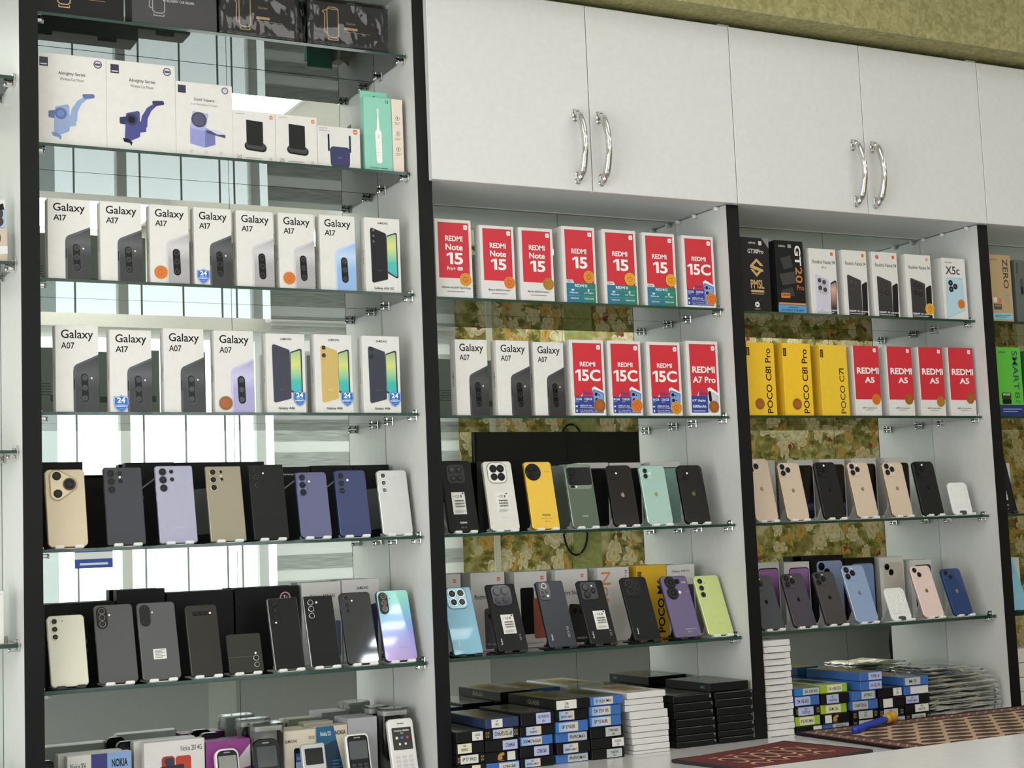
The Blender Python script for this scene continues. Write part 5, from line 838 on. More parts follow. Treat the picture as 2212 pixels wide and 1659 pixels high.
phones('far right', 4, 20, (1,), [('r_blue', 3.318, .046, .075, .16)])
# ------------------------------------------------------------------ boxes standing behind the phones
def behind(bay, sh, items):
    zs = SHZ[bay][sh - 1]
    for i, (x, w, h, d, y, body, draw, look) in enumerate(items):
        o = carton('phone_box', x, w, h, d, zs, y, body, draw)
        tag(o, '%s behind phones, %s from left, %s bay %s shelf' % (look, ORD[i + 1], bay, NTH[sh]), 'box', 'boxes behind the phones, %s bay %s shelf' % (bay, NTH[sh]))
def d_line(kind):
    def draw(F):
        g = '#8d9091'
        if kind == 's26': F.text('Galaxy S26', 0.30, 0.085, 0.78, 0.12, '#d9d9d9', 0.005)
        if kind in ('line', 's26'):
            F.poly([(0.12, 1.0), (0.12, 0.42), (0.17, 0.36), (0.60, 0.18), (0.60, 0.20), (0.19, 0.375), (0.15, 0.425), (0.15, 1.0)], g)
            for t in (0.42, 0.52, 0.62): F.blob([(0.30, t, 0.06)], g); F.blob([(0.30, t, 0.052)], '#17181a')
        if kind == 'pic':
            F.blob([(0.18, 0.36, 0.04), (0.72, 0.34, 0.04), (0.76, 0.85, 0.04), (0.2, 0.88, 0.04)], '#5b605c'); F.rect(0.24, 0.38, 0.26, 0.5, '#2a2c2a')
            for t in (0.40, 0.45, 0.50): F.blob([(0.25, t, 0.03)], '#0e0f10')
        if kind == 'one':
            F.blob([(0.78, 0.14, 0.085)], '#c89aa4'); F.blob([(0.78, 0.14, 0.065)], '#2a2226'); F.text('1', 0.75, 0.11, 0.78, 0.17, '#e6d4d8', 0.02); F.lines(0.79, 0.125, 0.83, 3, 0.018, 0.006, '#d0a8b0')
        if kind == 'S': F.text('S', 0.42, 0.45, 0.60, 0.66, '#55585a', 0.04)
        return []
    return draw
KB = '#17181a'
BH = 0.168; yb = 0.168
behind('left', 5, [(.706, .087, .186, .03, .190, KB, None, 'plain black box'), (.797, .085, .153, .02, .205, '#101113', None, 'low black box'), (.896, .108, .183, .03, .190, KB, d_line('line'), 'black box with grey phone outline'), (1.003, .100, .182, .03, .190, KB, d_line('pic'), 'black box with dim phone picture'), (1.106, .102, .182, .03, .190, KB, None, 'plain black box'), (1.218, .100, .169, .03, .190, KB, d_line('s26'), 'black box with small white title'), (1.322, .104, .171, .03, .190, KB, d_line('line'), 'black box with grey phone outline'), (1.4205, .089, .171, .03, .190, KB, d_line('pic'), 'black box with green phone picture')])
def d_a55(F): F.text('Galaxy A55 5G', 0.20, 0.15, 0.84, 0.205, '#232323', 0.012); F.blob([(0.7, 0.5, 0.04), (0.93, 0.5, 0.04), (0.93, 0.9, 0.03), (0.7, 0.9, 0.03)], '#5a6a90'); return []
def d_sam(F): F.text('SAMSUNG', 0.40, 0.09, 0.70, 0.125, '#232323', 0.02); F.blob([(0.2, 0.30, 0.04), (0.62, 0.33, 0.04), (0.6, 0.9, 0.03), (0.2, 0.9, 0.03)], '#a39fc4'); F.blob([(0.74, 0.34, 0.04), (0.90, 0.32, 0.04), (0.9, 0.9, 0.03), (0.74, 0.9, 0.03)], '#2d2950'); return []
behind('left', 6, [(.7405, .148, .168, .03, .186, '#0d0e10', d_line('S'), 'black box with grey letter'), (.870, .105, .190, .03, .186, '#121315', None, 'tall plain black box'), (1.002, .150, .179, .03, .186, '#131416', None, 'wide plain black box'), (1.156, .150, .181, .03, .186, '#131416', d_line('one'), 'wide black box with pink round seal'), (1.285, .095, .186, .03, .184, PAPER, d_a55, 'white box with black title'), (1.3815, .093, .188, .03, .184, PAPER, d_sam, 'white box with lilac phone picture')])
def d_ipic(c, c2=None): 
    def draw(F): F.blob([(0.30, 0.15, 0.12), (0.85, 0.15, 0.12), (0.85, 0.90, 0.1), (0.30, 0.90, 0.1)], c2 or '#26282b', 0.2); F.blob([(0.30, 0.155, 0.10), (0.85, 0.155, 0.10), (0.85, 0.90, 0.1), (0.30, 0.90, 0.1)], c, 0.2); return []
    return draw
behind('middle', 3, [(1.784, .145, .176, .03, .190, '#121315', None, 'wide black box'), (1.9165, .115, .160, .06, .150, '#66706a', None, 'grey green box'), (2.0245, .092, .168, .03, .187, PAPER, d_ipic('#19191b'), 'white box with black phone picture'), (2.1225, .094, .167, .03, .187, PAPER, d_ipic('#19191b'), 'white box with black phone picture'), (2.243, .092, .168, .03, .187, PAPER, d_ipic('#83a89c'), 'white box with mint phone picture')])
def d_redw(name, pic=None, t=0.28):
    def draw(F):
        mi_logo(F, 0.82, 0.09, 0.045, '#d8622e', '#f4ede6')
        if name: F.text(name, 0.10, t, 0.90, t + 0.06, '#2c2c2e', 0.006)
        if pic: F.blob([(0.45, 0.50, 0.08), (0.85, 0.52, 0.08), (0.88, 0.955, 0.05), (0.42, 0.955, 0.05)], pic, 0.3); F.blob([(0.55, 0.56, 0.07)], '#17181a'); F.blob([(0.75, 0.57, 0.07)], '#17181a'); F.text('108MP AI camera', 0.1, 0.9, 0.9, 0.93, '#d4d4d6')
        return []
    return draw
def d_note(F): F.text('Note', 0.10, 0.06, 0.40, 0.62, '#d9935c', 0.01, -1); F.text('Redmi', 0.86, 0.05, 0.94, 0.30, '#77706a', 0, -1); return []
def d_pocob(F): F.rect(0.03, 0.09, 0.15, 0.22, '#1d1a12'); F.text('POCO', 0.05, 0.10, 0.12, 0.21, '#e8b418', 0.01, 1); F.text('POCO M6', 0.66, 0.20, 0.88, 0.93, '#1f1b10', 0.02, 1); return []
def d_a54(F): F.text('Galaxy A54 5G', 0.18, 0.075, 0.82, 0.115, '#232323', 0.012); F.blob([(0.62, 0.3, 0.04), (0.9, 0.3, 0.04), (0.9, 0.9, 0.03), (0.62, 0.9, 0.03)], '#4a4468'); return []
def d_rn12(F): mi_logo(F, 0.85, 0.09, 0.05, '#d8622e', '#f4ede6'); F.blob([(0.22, 0.24, 0.06), (0.52, 0.24, 0.06), (0.52, 0.80, 0.05), (0.22, 0.80, 0.05)], '#222226', 0.3); F.blob([(0.60, 0.38, 0.05), (0.88, 0.38, 0.05), (0.88, 0.86, 0.05), (0.60, 0.86, 0.05)], '#b0604a', 0.3); F.text('Redmi Note 12 Pro', 0.30, 0.93, 0.85, 0.955, '#4a4a4c'); return []
behind('middle', 4, [(1.588, .090, .187, .045, .170, PAPER, d_redw(None), 'white box with orange logo cut off'), (1.705, .092, .187, .045, .170, PAPER, d_redw('Redmi Note 14', '#55535e'), 'white box with grey phone picture'), (1.823, .090, .184, .045, .170, PAPER, d_rn12, 'white box with black and red phones'), (1.939, .092, .184, .045, .170, PAPER, d_redw('Redmi Note 14', '#2a2a2d'), 'white box with black phone picture'), (2.060, .092, .184, .045, .170, PAPER, d_note, 'white box with orange downward lettering'), (2.174, .090, .185, .045, .170, '#e3b51f', d_pocob, 'yellow box with black lettering'), (2.2635, .085, .182, .03, .170, PAPER, d_a54, 'white box with small black title')])
SWIRL = gradient('screen_swirl', [(0, '#101218'), (0.45, '#1a2138'), (0.6, '#5a5f86'), (0.66, '#191c2c'), (1, '#0c0d10')], 2, 9.0, 0.2, 0.15)
behind('right', 3, [(2.543, .086, .169, .045, .172, PAPER, None, 'plain white box'), (2.671, .088, .168, .045, .172, PAPER, d_ipic(SWIRL), 'white box with dark screen picture'), (2.781, .088, .169, .045, .172, PAPER, d_ipic(SWIRL), 'white box with dark screen picture'), (2.893, .088, .170, .045, .172, PAPER, d_ipic(SWIRL), 'white box with dark screen picture'), (3.013, .090, .171, .045, .172, PAPER, d_ipic(SWIRL), 'white box with dark screen picture')])
PURP = gradient('screen_purple', [(0, '#1b1024'), (0.4, '#3a2450'), (0.8, '#8a5a9c'), (1, '#a678b4')], 2, 7.0, 0.0, 0.2)
def d_iback(c): 
    def draw(F): F.blob([(0.25, 0.14, 0.10), (0.85, 0.14, 0.10), (0.85, 0.85, 0.10), (0.25, 0.85, 0.10)], c, 0.3); F.blob([(0.30, 0.16, 0.10)], '#17181a', 0.2); F.blob([(0.46, 0.25, 0.10)], '#17181a', 0.2); return []
    return draw
behind('right', 4, [(2.537, .086, .173, .045, .172, PAPER, d_ipic(PURP, '#141216'), 'white box with purple screen picture'), (2.639, .086, .170, .045, .172, PAPER, d_ipic(PURP, '#141216'), 'white box with purple screen picture'), (2.745, .110, .183, .045, .172, '#141416', d_iback('#8fa0c8'), 'black box with blue phone picture'), (2.857, .104, .172, .045, .172, '#141416', d_ipic('#8298c4'), 'black box with blue phone back'), (2.970, .088, .170, .045, .172, PAPER, d_iback('#cfc6ba'), 'white box with cream phone picture'), (3.076, .080, .158, .045, .172, PAPER, d_ipic('#2d3c60'), 'white box with blue phone picture')])
behind('far right', 3, [(3.40, .09, .15, .04, .172, PAPER, d_redw(None), 'white box with orange logo')])
behind('far right', 4, [(3.41, .09, .15, .04, .172, PAPER, None, 'plain white box')])
# ------------------------------------------------------------------ stacks of flat boxes on the worktop
HOLO = gradient('hologram_label', [(0.0, '#9ab4d8'), (0.35, '#c8d0e0'), (0.55, '#e0cfc0'), (0.75, '#c9d8c4'), (1.0, '#b4c4e4')], 0, 14.0, 0.5, 0.2, 0.2)
SKIND = {'k': ('#1b1c1e', 'black'), 'b': ('#3d6db4', 'blue'), 'g': ('#9dc02c', 'lime green'), 'w': ('#e0dfdd', 'white'), 'n': ('#28355a', 'navy blue')}
def flat_box(x0, x1, z0, z1, yf, kind, d=0.165, lab=None, txt='', rot=0, label='', group='', extra=None, rz=0.0, top=None, labc=None):
    w, h = x1 - x0, z1 - z0 - 0.0006; q = MB(); body = SKIND[kind][0]
    q.box(-w / 2, w / 2, -d / 2, d / 2, 0, h, M(body, 0.42), 0.001)
    F = Face(q, w, h, -d / 2 - 0.0001)
    # printed top: faint picture on a panel with reflected light mixed into its colour
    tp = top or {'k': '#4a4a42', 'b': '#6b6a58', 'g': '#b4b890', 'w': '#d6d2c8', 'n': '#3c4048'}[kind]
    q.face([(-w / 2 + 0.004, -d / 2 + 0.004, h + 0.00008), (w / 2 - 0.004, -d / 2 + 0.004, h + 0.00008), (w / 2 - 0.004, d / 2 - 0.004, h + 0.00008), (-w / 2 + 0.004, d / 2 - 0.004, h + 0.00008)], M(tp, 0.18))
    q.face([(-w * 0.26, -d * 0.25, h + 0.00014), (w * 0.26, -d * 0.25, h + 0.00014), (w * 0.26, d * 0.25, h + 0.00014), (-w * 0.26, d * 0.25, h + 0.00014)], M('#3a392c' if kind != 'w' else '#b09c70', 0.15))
    if extra == 'glass':
        T = MB(); f = Face(T, d, h, 0.0, -d / 2); f.text('GLASS', 0.42, 0.28, 0.66, 0.70, '#8a7f5e', 0.01)
        for f_, mi in zip(T.f, T.mi): q.face([(-w / 2 + T.v[i][1] - 0.0001, -T.v[i][0], T.v[i][2]) for i in f_], T.m[mi])
    if extra == 'dots':
        for i in range(9):
            for k in range(14): a, c = -w / 2 + w * (i + 0.7) / 9.4, -d / 2 + d * (k + 0.7) / 14.4; q.face([(a, c, h + 0.0002), (a + w * 0.055, c, h + 0.0002), (a + w * 0.055, c + d * 0.03, h + 0.0002), (a, c + d * 0.03, h + 0.0002)], M('#4d5552', 0.3))
        T = MB(); f = Face(T, d, h, 0.0, -d / 2); f.text('AERO', 0.80, 0.35, 0.90, 0.65, '#5f93a4', 0.01)
        for f_, mi in zip(T.f, T.mi): q.face([(-w / 2 + T.v[i][1] - 0.0001, -T.v[i][0], T.v[i][2]) for i in f_], T.m[mi])
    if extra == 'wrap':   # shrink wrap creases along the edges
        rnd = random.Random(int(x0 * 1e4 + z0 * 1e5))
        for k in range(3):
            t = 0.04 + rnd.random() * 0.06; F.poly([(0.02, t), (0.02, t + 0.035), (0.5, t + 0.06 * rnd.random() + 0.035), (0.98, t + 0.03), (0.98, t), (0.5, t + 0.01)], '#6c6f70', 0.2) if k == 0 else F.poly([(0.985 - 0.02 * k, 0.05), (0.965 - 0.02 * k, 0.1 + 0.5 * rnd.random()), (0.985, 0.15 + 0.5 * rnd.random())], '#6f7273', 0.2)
    if extra == 'gold':
        for sx in (0.03, 0.86):
            F.rect(sx, 0.25, sx + 0.04, 0.75, '#a48a54'); F.rect(sx + 0.06, 0.25, sx + 0.10, 0.75, '#a48a54'); F.rect(sx + 0.008, 0.38, sx + 0.032, 0.62, body); F.rect(sx + 0.068, 0.38, sx + 0.092, 0.62, body)
    if extra == 'bull': F.poly([(0.36, 0.75), (0.38, 0.35), (0.46, 0.15), (0.56, 0.12), (0.58, 0.35), (0.50, 0.45), (0.52, 0.7), (0.44, 0.85)], '#b98a3c'); F.rect(0.38, 0.86, 0.56, 0.94, '#8a5a2c')
    if extra == 'fade': F.rect(0.0, 0.0, 0.35, 1.0, gradient('blue_fade', [(0, '#2f7ac4'), (0.5, '#3f8fd4'), (1, '#2f62b0')], 0, 30, 0.4, 0.3))
    o = q.build('screen_protector_box' if kind != 'w' else 'flat_carton', loc=((x0 + x1) / 2, yf + d / 2, z0 + 0.0003), rot=(0, 0, rz))
    tag(o, label, 'box', group)
    if lab:
        lx0, lx1 = lab; s = MB(); X0, X1 = -w / 2 + lx0 * w, -w / 2 + lx1 * w; m = {'h': HOLO, 'w': M('#e2e1dc', 0.5), 's': M('#bfc3c2', 0.3), 'l': M('#b9c1e6', 0.3), 'y': M('#e6e4c4', 0.5)}[labc or 'w']
        za, zb = (h * 0.08, h * 0.92); s.box(X0, X1, -d / 2 - 0.0006, -d / 2 - 0.0002, za, zb, m); f = Face(s, X1 - X0, zb - za, -d / 2 - 0.00066, X0, za)
        lines = txt.split('|') if txt else []
        for i, t in enumerate(lines):
            n = len(lines); a, c = (0.28, 0.72) if n == 1 else ((0.12, 0.36) if i == 0 else (0.5, 0.78)); wd = min(0.86, 0.075 * len(t) + 0.1) if n == 1 else (0.2 if i == 0 else min(0.84, 0.07 * len(t)))
            f.text(t, 0.5 - wd / 2, a if rot == 0 else 1 - c, 0.5 + wd / 2, c if rot == 0 else 1 - a, '#232527', 0.012, rot)
        p = s.build('paper_label', o); p['label'] = 'stuck on paper label'
    return o
def pile(name, bay, yf, items, d=0.213, shift=True):
    n = len(items)
    rnd = random.Random(len(name))
    for i, it in enumerate(items):   # top first
        x0, x1, z0, z1, kind = it[:5]; kw = it[5] if len(it) > 5 else {}
        look = SKIND[kind][1] + (' flat box' if kind == 'w' else ' screen protector box')
        pos = 'topmost of' if i == 0 else ('bottom of' if i == n - 1 else ORD[i + 1] + ' from top of')
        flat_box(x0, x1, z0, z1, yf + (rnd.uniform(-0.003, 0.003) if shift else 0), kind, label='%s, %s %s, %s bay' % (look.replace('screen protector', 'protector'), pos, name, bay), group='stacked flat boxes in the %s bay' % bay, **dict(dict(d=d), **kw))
def L(a, c, t, col='w', rot=0, **k): return dict(dict(lab=(a, c), txt=t, labc=col, rot=rot), **k)
pile('the pile by the left post', 'middle', -.02, [(1.5165, 1.586, 1.0095, 1.033, 'k', L(.55, .93, 'HD|NOTE 11', 'w', 2)), (1.5165, 1.586, .9835, 1.009, 'k', L(.04, .54, 'HD|IP15PRO', 'y')), (1.5165, 1.586, .9605, .983, 'k', L(.13, .76, 'IP 17 PRO', 'w', extra='gold')), (1.5165, 1.586, .938, .960, 'k', L(.5, .8, '', 'y'))])
pile('the second pile', 'middle', -.018, [(1.589, 1.676, 1.008, 1.033, 'k', L(.24, .83, 'IP 12/12PRO', 'h', 2, extra='gold')), (1.588, 1.673, .982, 1.0075, 'k', L(.50, .94, 'IP14PRO', 'l', 2)), (1.588, 1.672, .958, .9815, 'k', L(.66, .9, '', 'w', extra='bull')), (1.588, 1.672, .938, .9575, 'b', L(.38, .98, 'IP17PRO', 'h', 2))])
pile('the third pile', 'middle', -.02, [(1.679, 1.766, 1.0315, 1.061, 'k', L(.45, .88, 'HD|SA S24ULTRA', 'l', 2)), (1.678, 1.765, 1.008, 1.031, 'k', L(.17, .62, 'HD|IP14PRO', 'h')), (1.677, 1.761, .9865, 1.0075, 'b', L(.03, .66, 'IP17PROMAX', 'h', 2)), (1.676, 1.762, .960, .986, 'k', L(.42, .87, 'IP13PRO', 'l', 2)), (1.675, 1.761, .938, .9595, 'k', L(.12, .58, 'HD|IP13PRO MAX', 'h'))])
pile('the fourth pile', 'middle', -.02, [(1.771, 1.858, 1.0335, 1.0585, 'k', L(.12, .58, 'HD|IP15PRO MAX', 'h')), (1.770, 1.854, 1.008, 1.033, 'b', L(.07, .68, 'IP 17AIR', 'h', extra='fade')), (1.770, 1.854, .985, 1.0075, 'b', L(.38, .97, 'IP16PROMAX', 's')), (1.770, 1.858, .959, .9845, 'k', L(.18, .63, 'HD|IP14PRO MAX', 'h')), (1.769, 1.855, .938, .9585, 'b', L(.36, .97, 'IP16PROMAX', 's'))])
pile('the fifth pile', 'middle', -.02, [(1.865, 1.953, 1.0615, 1.0825, 'b', L(.08, .68, 'IP X2H MH', 'h')), (1.863, 1.948, 1.037, 1.061, 'b', L(.06, .66, 'SA A52 4G', 'h', 2)), (1.862, 1.947, 1.0125, 1.0365, 'b', L(.05, .66, 'IP 17AIR', 'h')), (1.862, 1.953, .986, 1.012, 'k', L(.46, .92, 'HD|12PRO MAX', 's', 2)), (1.862, 1.952, .962, .9855, 'k', L(.62, .98, 'HD|NOTE 13', 'w', 2)), (1.862, 1.951, .938, .9615, 'k', L(.45, .92, 'HD|IP12PRO', 's', 2))])
# loose boxes lying over the piles
gm = 'stacked flat boxes in the middle bay'
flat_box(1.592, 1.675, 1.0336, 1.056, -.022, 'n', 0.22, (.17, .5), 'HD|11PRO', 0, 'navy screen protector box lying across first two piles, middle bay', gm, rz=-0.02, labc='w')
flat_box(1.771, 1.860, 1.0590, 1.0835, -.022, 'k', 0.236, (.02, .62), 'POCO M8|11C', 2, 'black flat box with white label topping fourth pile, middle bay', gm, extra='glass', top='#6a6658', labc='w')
WB = [(1.968, 2.076, 1.0685, 1.0835), (1.963, 2.071, 1.054, 1.068), (1.963, 2.072, 1.039, 1.0535), (1.976, 2.083, 1.0195, 1.0385), (1.977, 2.082, 1.004, 1.019), (1.977, 2.082, .989, 1.0035), (1.978, 2.082, .975, .9885), (1.979, 2.082, .9605, .9745), (1.981, 2.082, .9465, .96), (1.980, 2.083, .938, .946)]
pile('the white pile', 'middle', -.015, [(*a, 'w', dict(d=0.22)) for a in WB])
K1 = [(2.109, 2.2215, 1.045, 1.064), (2.109, 2.224, 1.026, 1.0445), (2.111, 2.226, 1.007, 1.0255), (2.114, 2.2275, .988, 1.0065), (2.114, 2.2285, .969, .9875), (2.114, 2.2285, .9535, .9685), (2.113, 2.229, .938, .953)]
pile('the shrink wrapped black pile', 'middle', 0.0, [(*a, 'k', dict(d=0.2, extra='wrap')) for a in K1])
K2 = [(2.229, 2.3425, 1.046, 1.063), (2.231, 2.3435, 1.026, 1.0455), (2.235, 2.344, 1.006, 1.0255), (2.237, 2.345, .988, 1.0055), (2.237, 2.345, .969, .9875), (2.237, 2.345, .9535, .9685), (2.237, 2.345, .938, .953)]
pile('the black pile by the right post', 'middle', 0.0, [(*a, 'k', dict(d=0.2, extra='wrap')) for a in K2])
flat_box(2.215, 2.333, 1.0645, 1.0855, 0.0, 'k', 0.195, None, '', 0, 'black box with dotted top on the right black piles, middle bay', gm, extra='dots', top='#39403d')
# right bay
n = 15; zt, zb = 1.177, 0.938
for i in range(n):
    a = zb + (zt - zb) * (n - 1 - i) / n; c = zb + (zt - zb) * (n - i) / n; j = 0.0015 * math.sin(i * 2.1)
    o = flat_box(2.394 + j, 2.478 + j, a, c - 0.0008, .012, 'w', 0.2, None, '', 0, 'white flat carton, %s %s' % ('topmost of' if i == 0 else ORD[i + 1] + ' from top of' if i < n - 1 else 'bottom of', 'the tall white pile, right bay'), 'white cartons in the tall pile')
    if i not in (0, 12, 13):   # the loose closing flap of each carton
        q = MB(); h = c - a; q.box(-0.030, 0.022, -0.105, -0.1001, 0.0012, 0.0020, M('#cfccd6', 0.5)); q.build('closing_flap', o)
pile('the first pile', 'right', .012, [(2.4845, 2.5625, 1.0315, 1.051, 'b', L(.30, .97, 'SA A51 4G', 's', extra='fade')), (2.4845, 2.5625, 1.0055, 1.031, 'b', L(.0, .62, 'OP 11V 4G', 'l', 2)), (2.4845, 2.5625, .980, 1.005, 'k', L(.10, .72, 'SAM GALAXY|S22/S23', 'l', extra='gold')), (2.4845, 2.5625, .9555, .9795, 'g', L(.15, .76, 'IP 16 PRO MAX', 'y')), (2.4845, 2.5655, .938, .955, 'k', L(.63, .96, '', 'w'))])
pile('the second pile', 'right', .012, [(2.567, 2.656, 1.0305, 1.053, 'g', L(.27, .80, 'SA A16/S20', 'y')), (2.566, 2.655, 1.0035, 1.030, 'k', L(.18, .62, 'HD|SA NOTE20', 'l')), (2.566, 2.650, .979, 1.003, 'g', L(.18, .76, 'SAM S26', 'y')), (2.568, 2.656, .9545, .9785, 'k', L(.07, .31, '', 'w', extra='bull')), (2.5685, 2.656, .938, .954, 'b', L(.38, .97, 'IP15PRO', 's'))])
pile('the third pile', 'right', .002, [(2.6595, 2.737, 1.0065, 1.030, 'b', L(.38, .94, 'IP17PRO', 's')), (2.6595, 2.745, .981, 1.006, 'b', L(.02, .60, 'PIXEL6PRO', 's', 2)), (2.660, 2.743, .957, .9805, 'k', L(.22, .78, 'S21|PRO', 's', extra='gold')), (2.661, 2.743, .938, .9565, 'k', L(.22, .78, 'S21', 's', extra='gold'))])
pile('the fourth pile', 'right', .0, [(2.7475, 2.829, 1.0065, 1.031, 'k', L(.62, .97, 'HD|S10', 'w')), (2.7475, 2.830, .979, 1.006, 'k', L(.12, .5, '', 'w')), (2.7475, 2.830, .956, .9785, 'k', L(.17, .74, 'SAM GALAXY|S22/S23', 's', extra='gold')), (2.7475, 2.830, .938, .9555, 'b', L(.48, .97, 'PIXEL7', 's'))])
pile('the fifth pile', 'right', .0, [(2.833, 2.917, 1.0305, 1.0535, 'b', L(.04, .66, 'MI 15', 's')), (2.835, 2.918, 1.0065, 1.030, 'b', L(.25, .98, '', 'w')), (2.834, 2.921, .983, 1.006, 'k', L(.05, .55, 'HD|IP12PRO MAX', 'l')), (2.836, 2.919, .9585, .9825, 'k', L(.40, .96, 'HD|NOTE 10', 'w')), (2.834, 2.919, .938, .958, 'k', L(.22, .78, 'S23 ULTRA', 's', extra='gold'))])
gr = 'stacked flat boxes in the right bay'
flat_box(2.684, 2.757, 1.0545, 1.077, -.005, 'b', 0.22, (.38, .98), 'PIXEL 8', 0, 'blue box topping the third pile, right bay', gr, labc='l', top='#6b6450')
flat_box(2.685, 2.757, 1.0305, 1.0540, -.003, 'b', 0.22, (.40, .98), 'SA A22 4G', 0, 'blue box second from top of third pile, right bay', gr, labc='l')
# clear pouches of glass protectors, lying in a crumpled heap
PCH = glass_mat('pouch_plastic', (0.92, 0.93, 0.91), 1.22, rough=0.25, bump=16)
rnd = random.Random(11); zc = ZT + 0.0003
for i in range(10):
    hh = 0.0125 if i < 6 else 0.008; x0 = 2.925 + rnd.uniform(0, 0.012); x1 = 3.196 - (0.0 if i < 6 else 0.02 * (i - 5)); 
    r = empty('clear_pouch', ((x0 + x1) / 2, 0.095, zc)); tag(r, 'clear crumpled pouch, %s in the heap by the last post' % ('topmost' if i == 9 else ORD[i + 1] + ' from bottom'), 'pouch', 'clear pouches in the right bay')
    ww, dd = x1 - x0, 0.145
    q = MB(); nx, ny = 12, 6
    def wav(a, c, s): return 0.0022 * math.sin(a * 5.3 + i * 1.7 + s) + 0.0012 * math.sin(c * 7 + a * 9 + i)
    vs = [(-ww / 2 + ww * a / nx, -dd / 2 + dd * c / ny - 0.004 * math.sin(a + i), 0.001 + s * (hh - 0.002) + (wav(a, c, s) if s else abs(wav(a, c, 0)) * 0.4)) for s in (0, 1) for c in range(ny + 1) for a in range(nx + 1)]
    o1 = (nx + 1) * (ny + 1); fs = []
    for c in range(ny):
        for a in range(nx): p = c * (nx + 1) + a; fs += [(p, p + 1, p + nx + 2, p + nx + 1), (o1 + p, o1 + p + nx + 1, o1 + p + nx + 2, o1 + p + 1)]
    for a in range(nx): fs += [(a, o1 + a, o1 + a + 1, a + 1), (ny * (nx + 1) + a, ny * (nx + 1) + a + 1, o1 + ny * (nx + 1) + a + 1, o1 + ny * (nx + 1) + a)]
    for c in range(ny): p = c * (nx + 1); fs += [(p, p + nx + 1, o1 + p + nx + 1, o1 + p), (p + nx, o1 + p + nx, o1 + p + nx + nx + 1, p + nx + nx + 1)]
    q.raw(vs, fs, PCH, True); q.build('plastic_film', r)
    q = MB(); k0 = rnd.uniform(-0.09, -0.06); q.box(-ww / 2 + 0.012, ww / 2 - 0.015, -dd / 2 + 0.01, dd / 2 - 0.012, 0.0035, hh - 0.004, M('#b9bdb6', 0.3), 0.001)
    if i == 8:
        for k in range(5): a = -0.035 + k * 0.014; q.tube([(a, -dd / 2 + 0.006, 0.008), (a - 0.006, -dd / 2 + 0.002, 0.005), (a + 0.004, -dd / 2 + 0.0, 0.0035), (a - 0.004, -dd / 2 - 0.002, 0.002)], 0.0011, M('#3a4f9a', 0.4), 6)
    q.build('glass_inserts', r); zc += hh + 0.0024
# ------------------------------------------------------------------ keypad phones and their boxes at the foot of the left bay
gl = 'keypad phone boxes at the foot of the left bay'
def lowbox(x, w, h, d, yf, body, draw, label): o = carton('phone_box', x, w, h, d, ZT, yf, body, draw); tag(o, label, 'box', gl); return o
def n106(F): F.text('Nokia 106', 0.05, 0.14, 0.29, 0.26, '#3a3a3a', 0.01); F.rect(0.37, 0.0, 0.62, 1.0, '#3b3a7c'); F.rect(0.62, 0.0, 1.0, 1.0, '#86a8d8'); F.text('NOKIA', 0.69, 0.12, 0.94, 0.27, '#20262e', 0.03); F.blob([(0.40, 0.5, 0.05), (0.58, 0.5, 0.05), (0.58, 0.95, 0.03), (0.4, 0.95, 0.03)], '#1f2024', 0.2); F.blob([(0.68, 0.5, 0.04), (0.97, 0.48, 0.03), (0.97, 0.95, 0.03), (0.68, 0.95, 0.03)], '#3a3532', 0.2); F.rect(0.7, 0.62, 0.94, 0.92, '#b9a898'); return []
lowbox(0.759, 0.132, 0.110, 0.028, .11, PAPER, n106, 'white box with blue panels and bar phone, front left foot'); lowbox(0.748, 0.132, 0.111, 0.028, .145, PAPER, None, 'white box behind the blue panelled box')
def n210(F): F.text('Nokia 210 4G', 0.60, 0.10, 0.95, 0.19, '#4a4a4a', 0.006); F.blob([(0.34, 0.32, 0.06), (0.44, 0.32, 0.06), (0.44, 0.9, 0.05), (0.34, 0.9, 0.05)], '#a83a2c', 0.3); F.blob([(0.56, 0.32, 0.05), (0.72, 0.32, 0.05), (0.72, 0.9, 0.05), (0.56, 0.9, 0.05)], '#b8402e', 0.3); F.blob([(0.38, 0.34, 0.05), (0.44, 0.34, 0.05), (0.44, 0.5, 0.05)], '#35384a', 0.2); F.blob([(0.28, 0.46, 0.03), (0.62, 0.44, 0.03), (0.62, 0.97, 0.02), (0.26, 0.97, 0.02)], '#2a2b2d', 0.2); F.rect(0.33, 0.56, 0.58, 0.9, '#9a9a88'); F.rect(0.40, 0.485, 0.52, 0.505, '#0d0d0e'); return []
lowbox(0.917, 0.130, 0.122, 0.03, .11, '#dcdad8', n210, 'white box with red and black keypad phones'); lowbox(0.905, 0.132, 0.124, 0.03, .145, PAPER, None, 'white box behind the red keypad phone box')
def npur(F): F.poly([(1.0, 0.1), (0.45, 0.62), (1.0, 0.52)], '#d9d4d6'); F.poly([(0.45, 0.64), (1.0, 0.54), (1.0, 1.0), (0.5, 1.0)], '#6a3f86'); return []
lowbox(1.034, 0.098, 0.112, 0.06, .11, '#8c3f86', npur, 'purple box with white angular shape')
def sbei(F): F.text('SAMSUNG', 0.05, 0.16, 0.42, 0.22, '#2a2a2a', 0.02); F.text('DUOS', 0.78, 0.12, 0.96, 0.18, '#4a463c', 0.02); F.blob([(0.38, 0.36, 0.06), (0.66, 0.36, 0.06), (0.66, 0.80, 0.05), (0.38, 0.80, 0.05)], '#1c2230', 0.2); F.rect(0.37, 0.42, 0.66, 0.74, '#3f5a9a'); F.rect(0.37, 0.58, 0.66, 0.72, '#a9b9dc'); F.text('12:34', 0.40, 0.49, 0.63, 0.54, '#dfe6f4'); return []
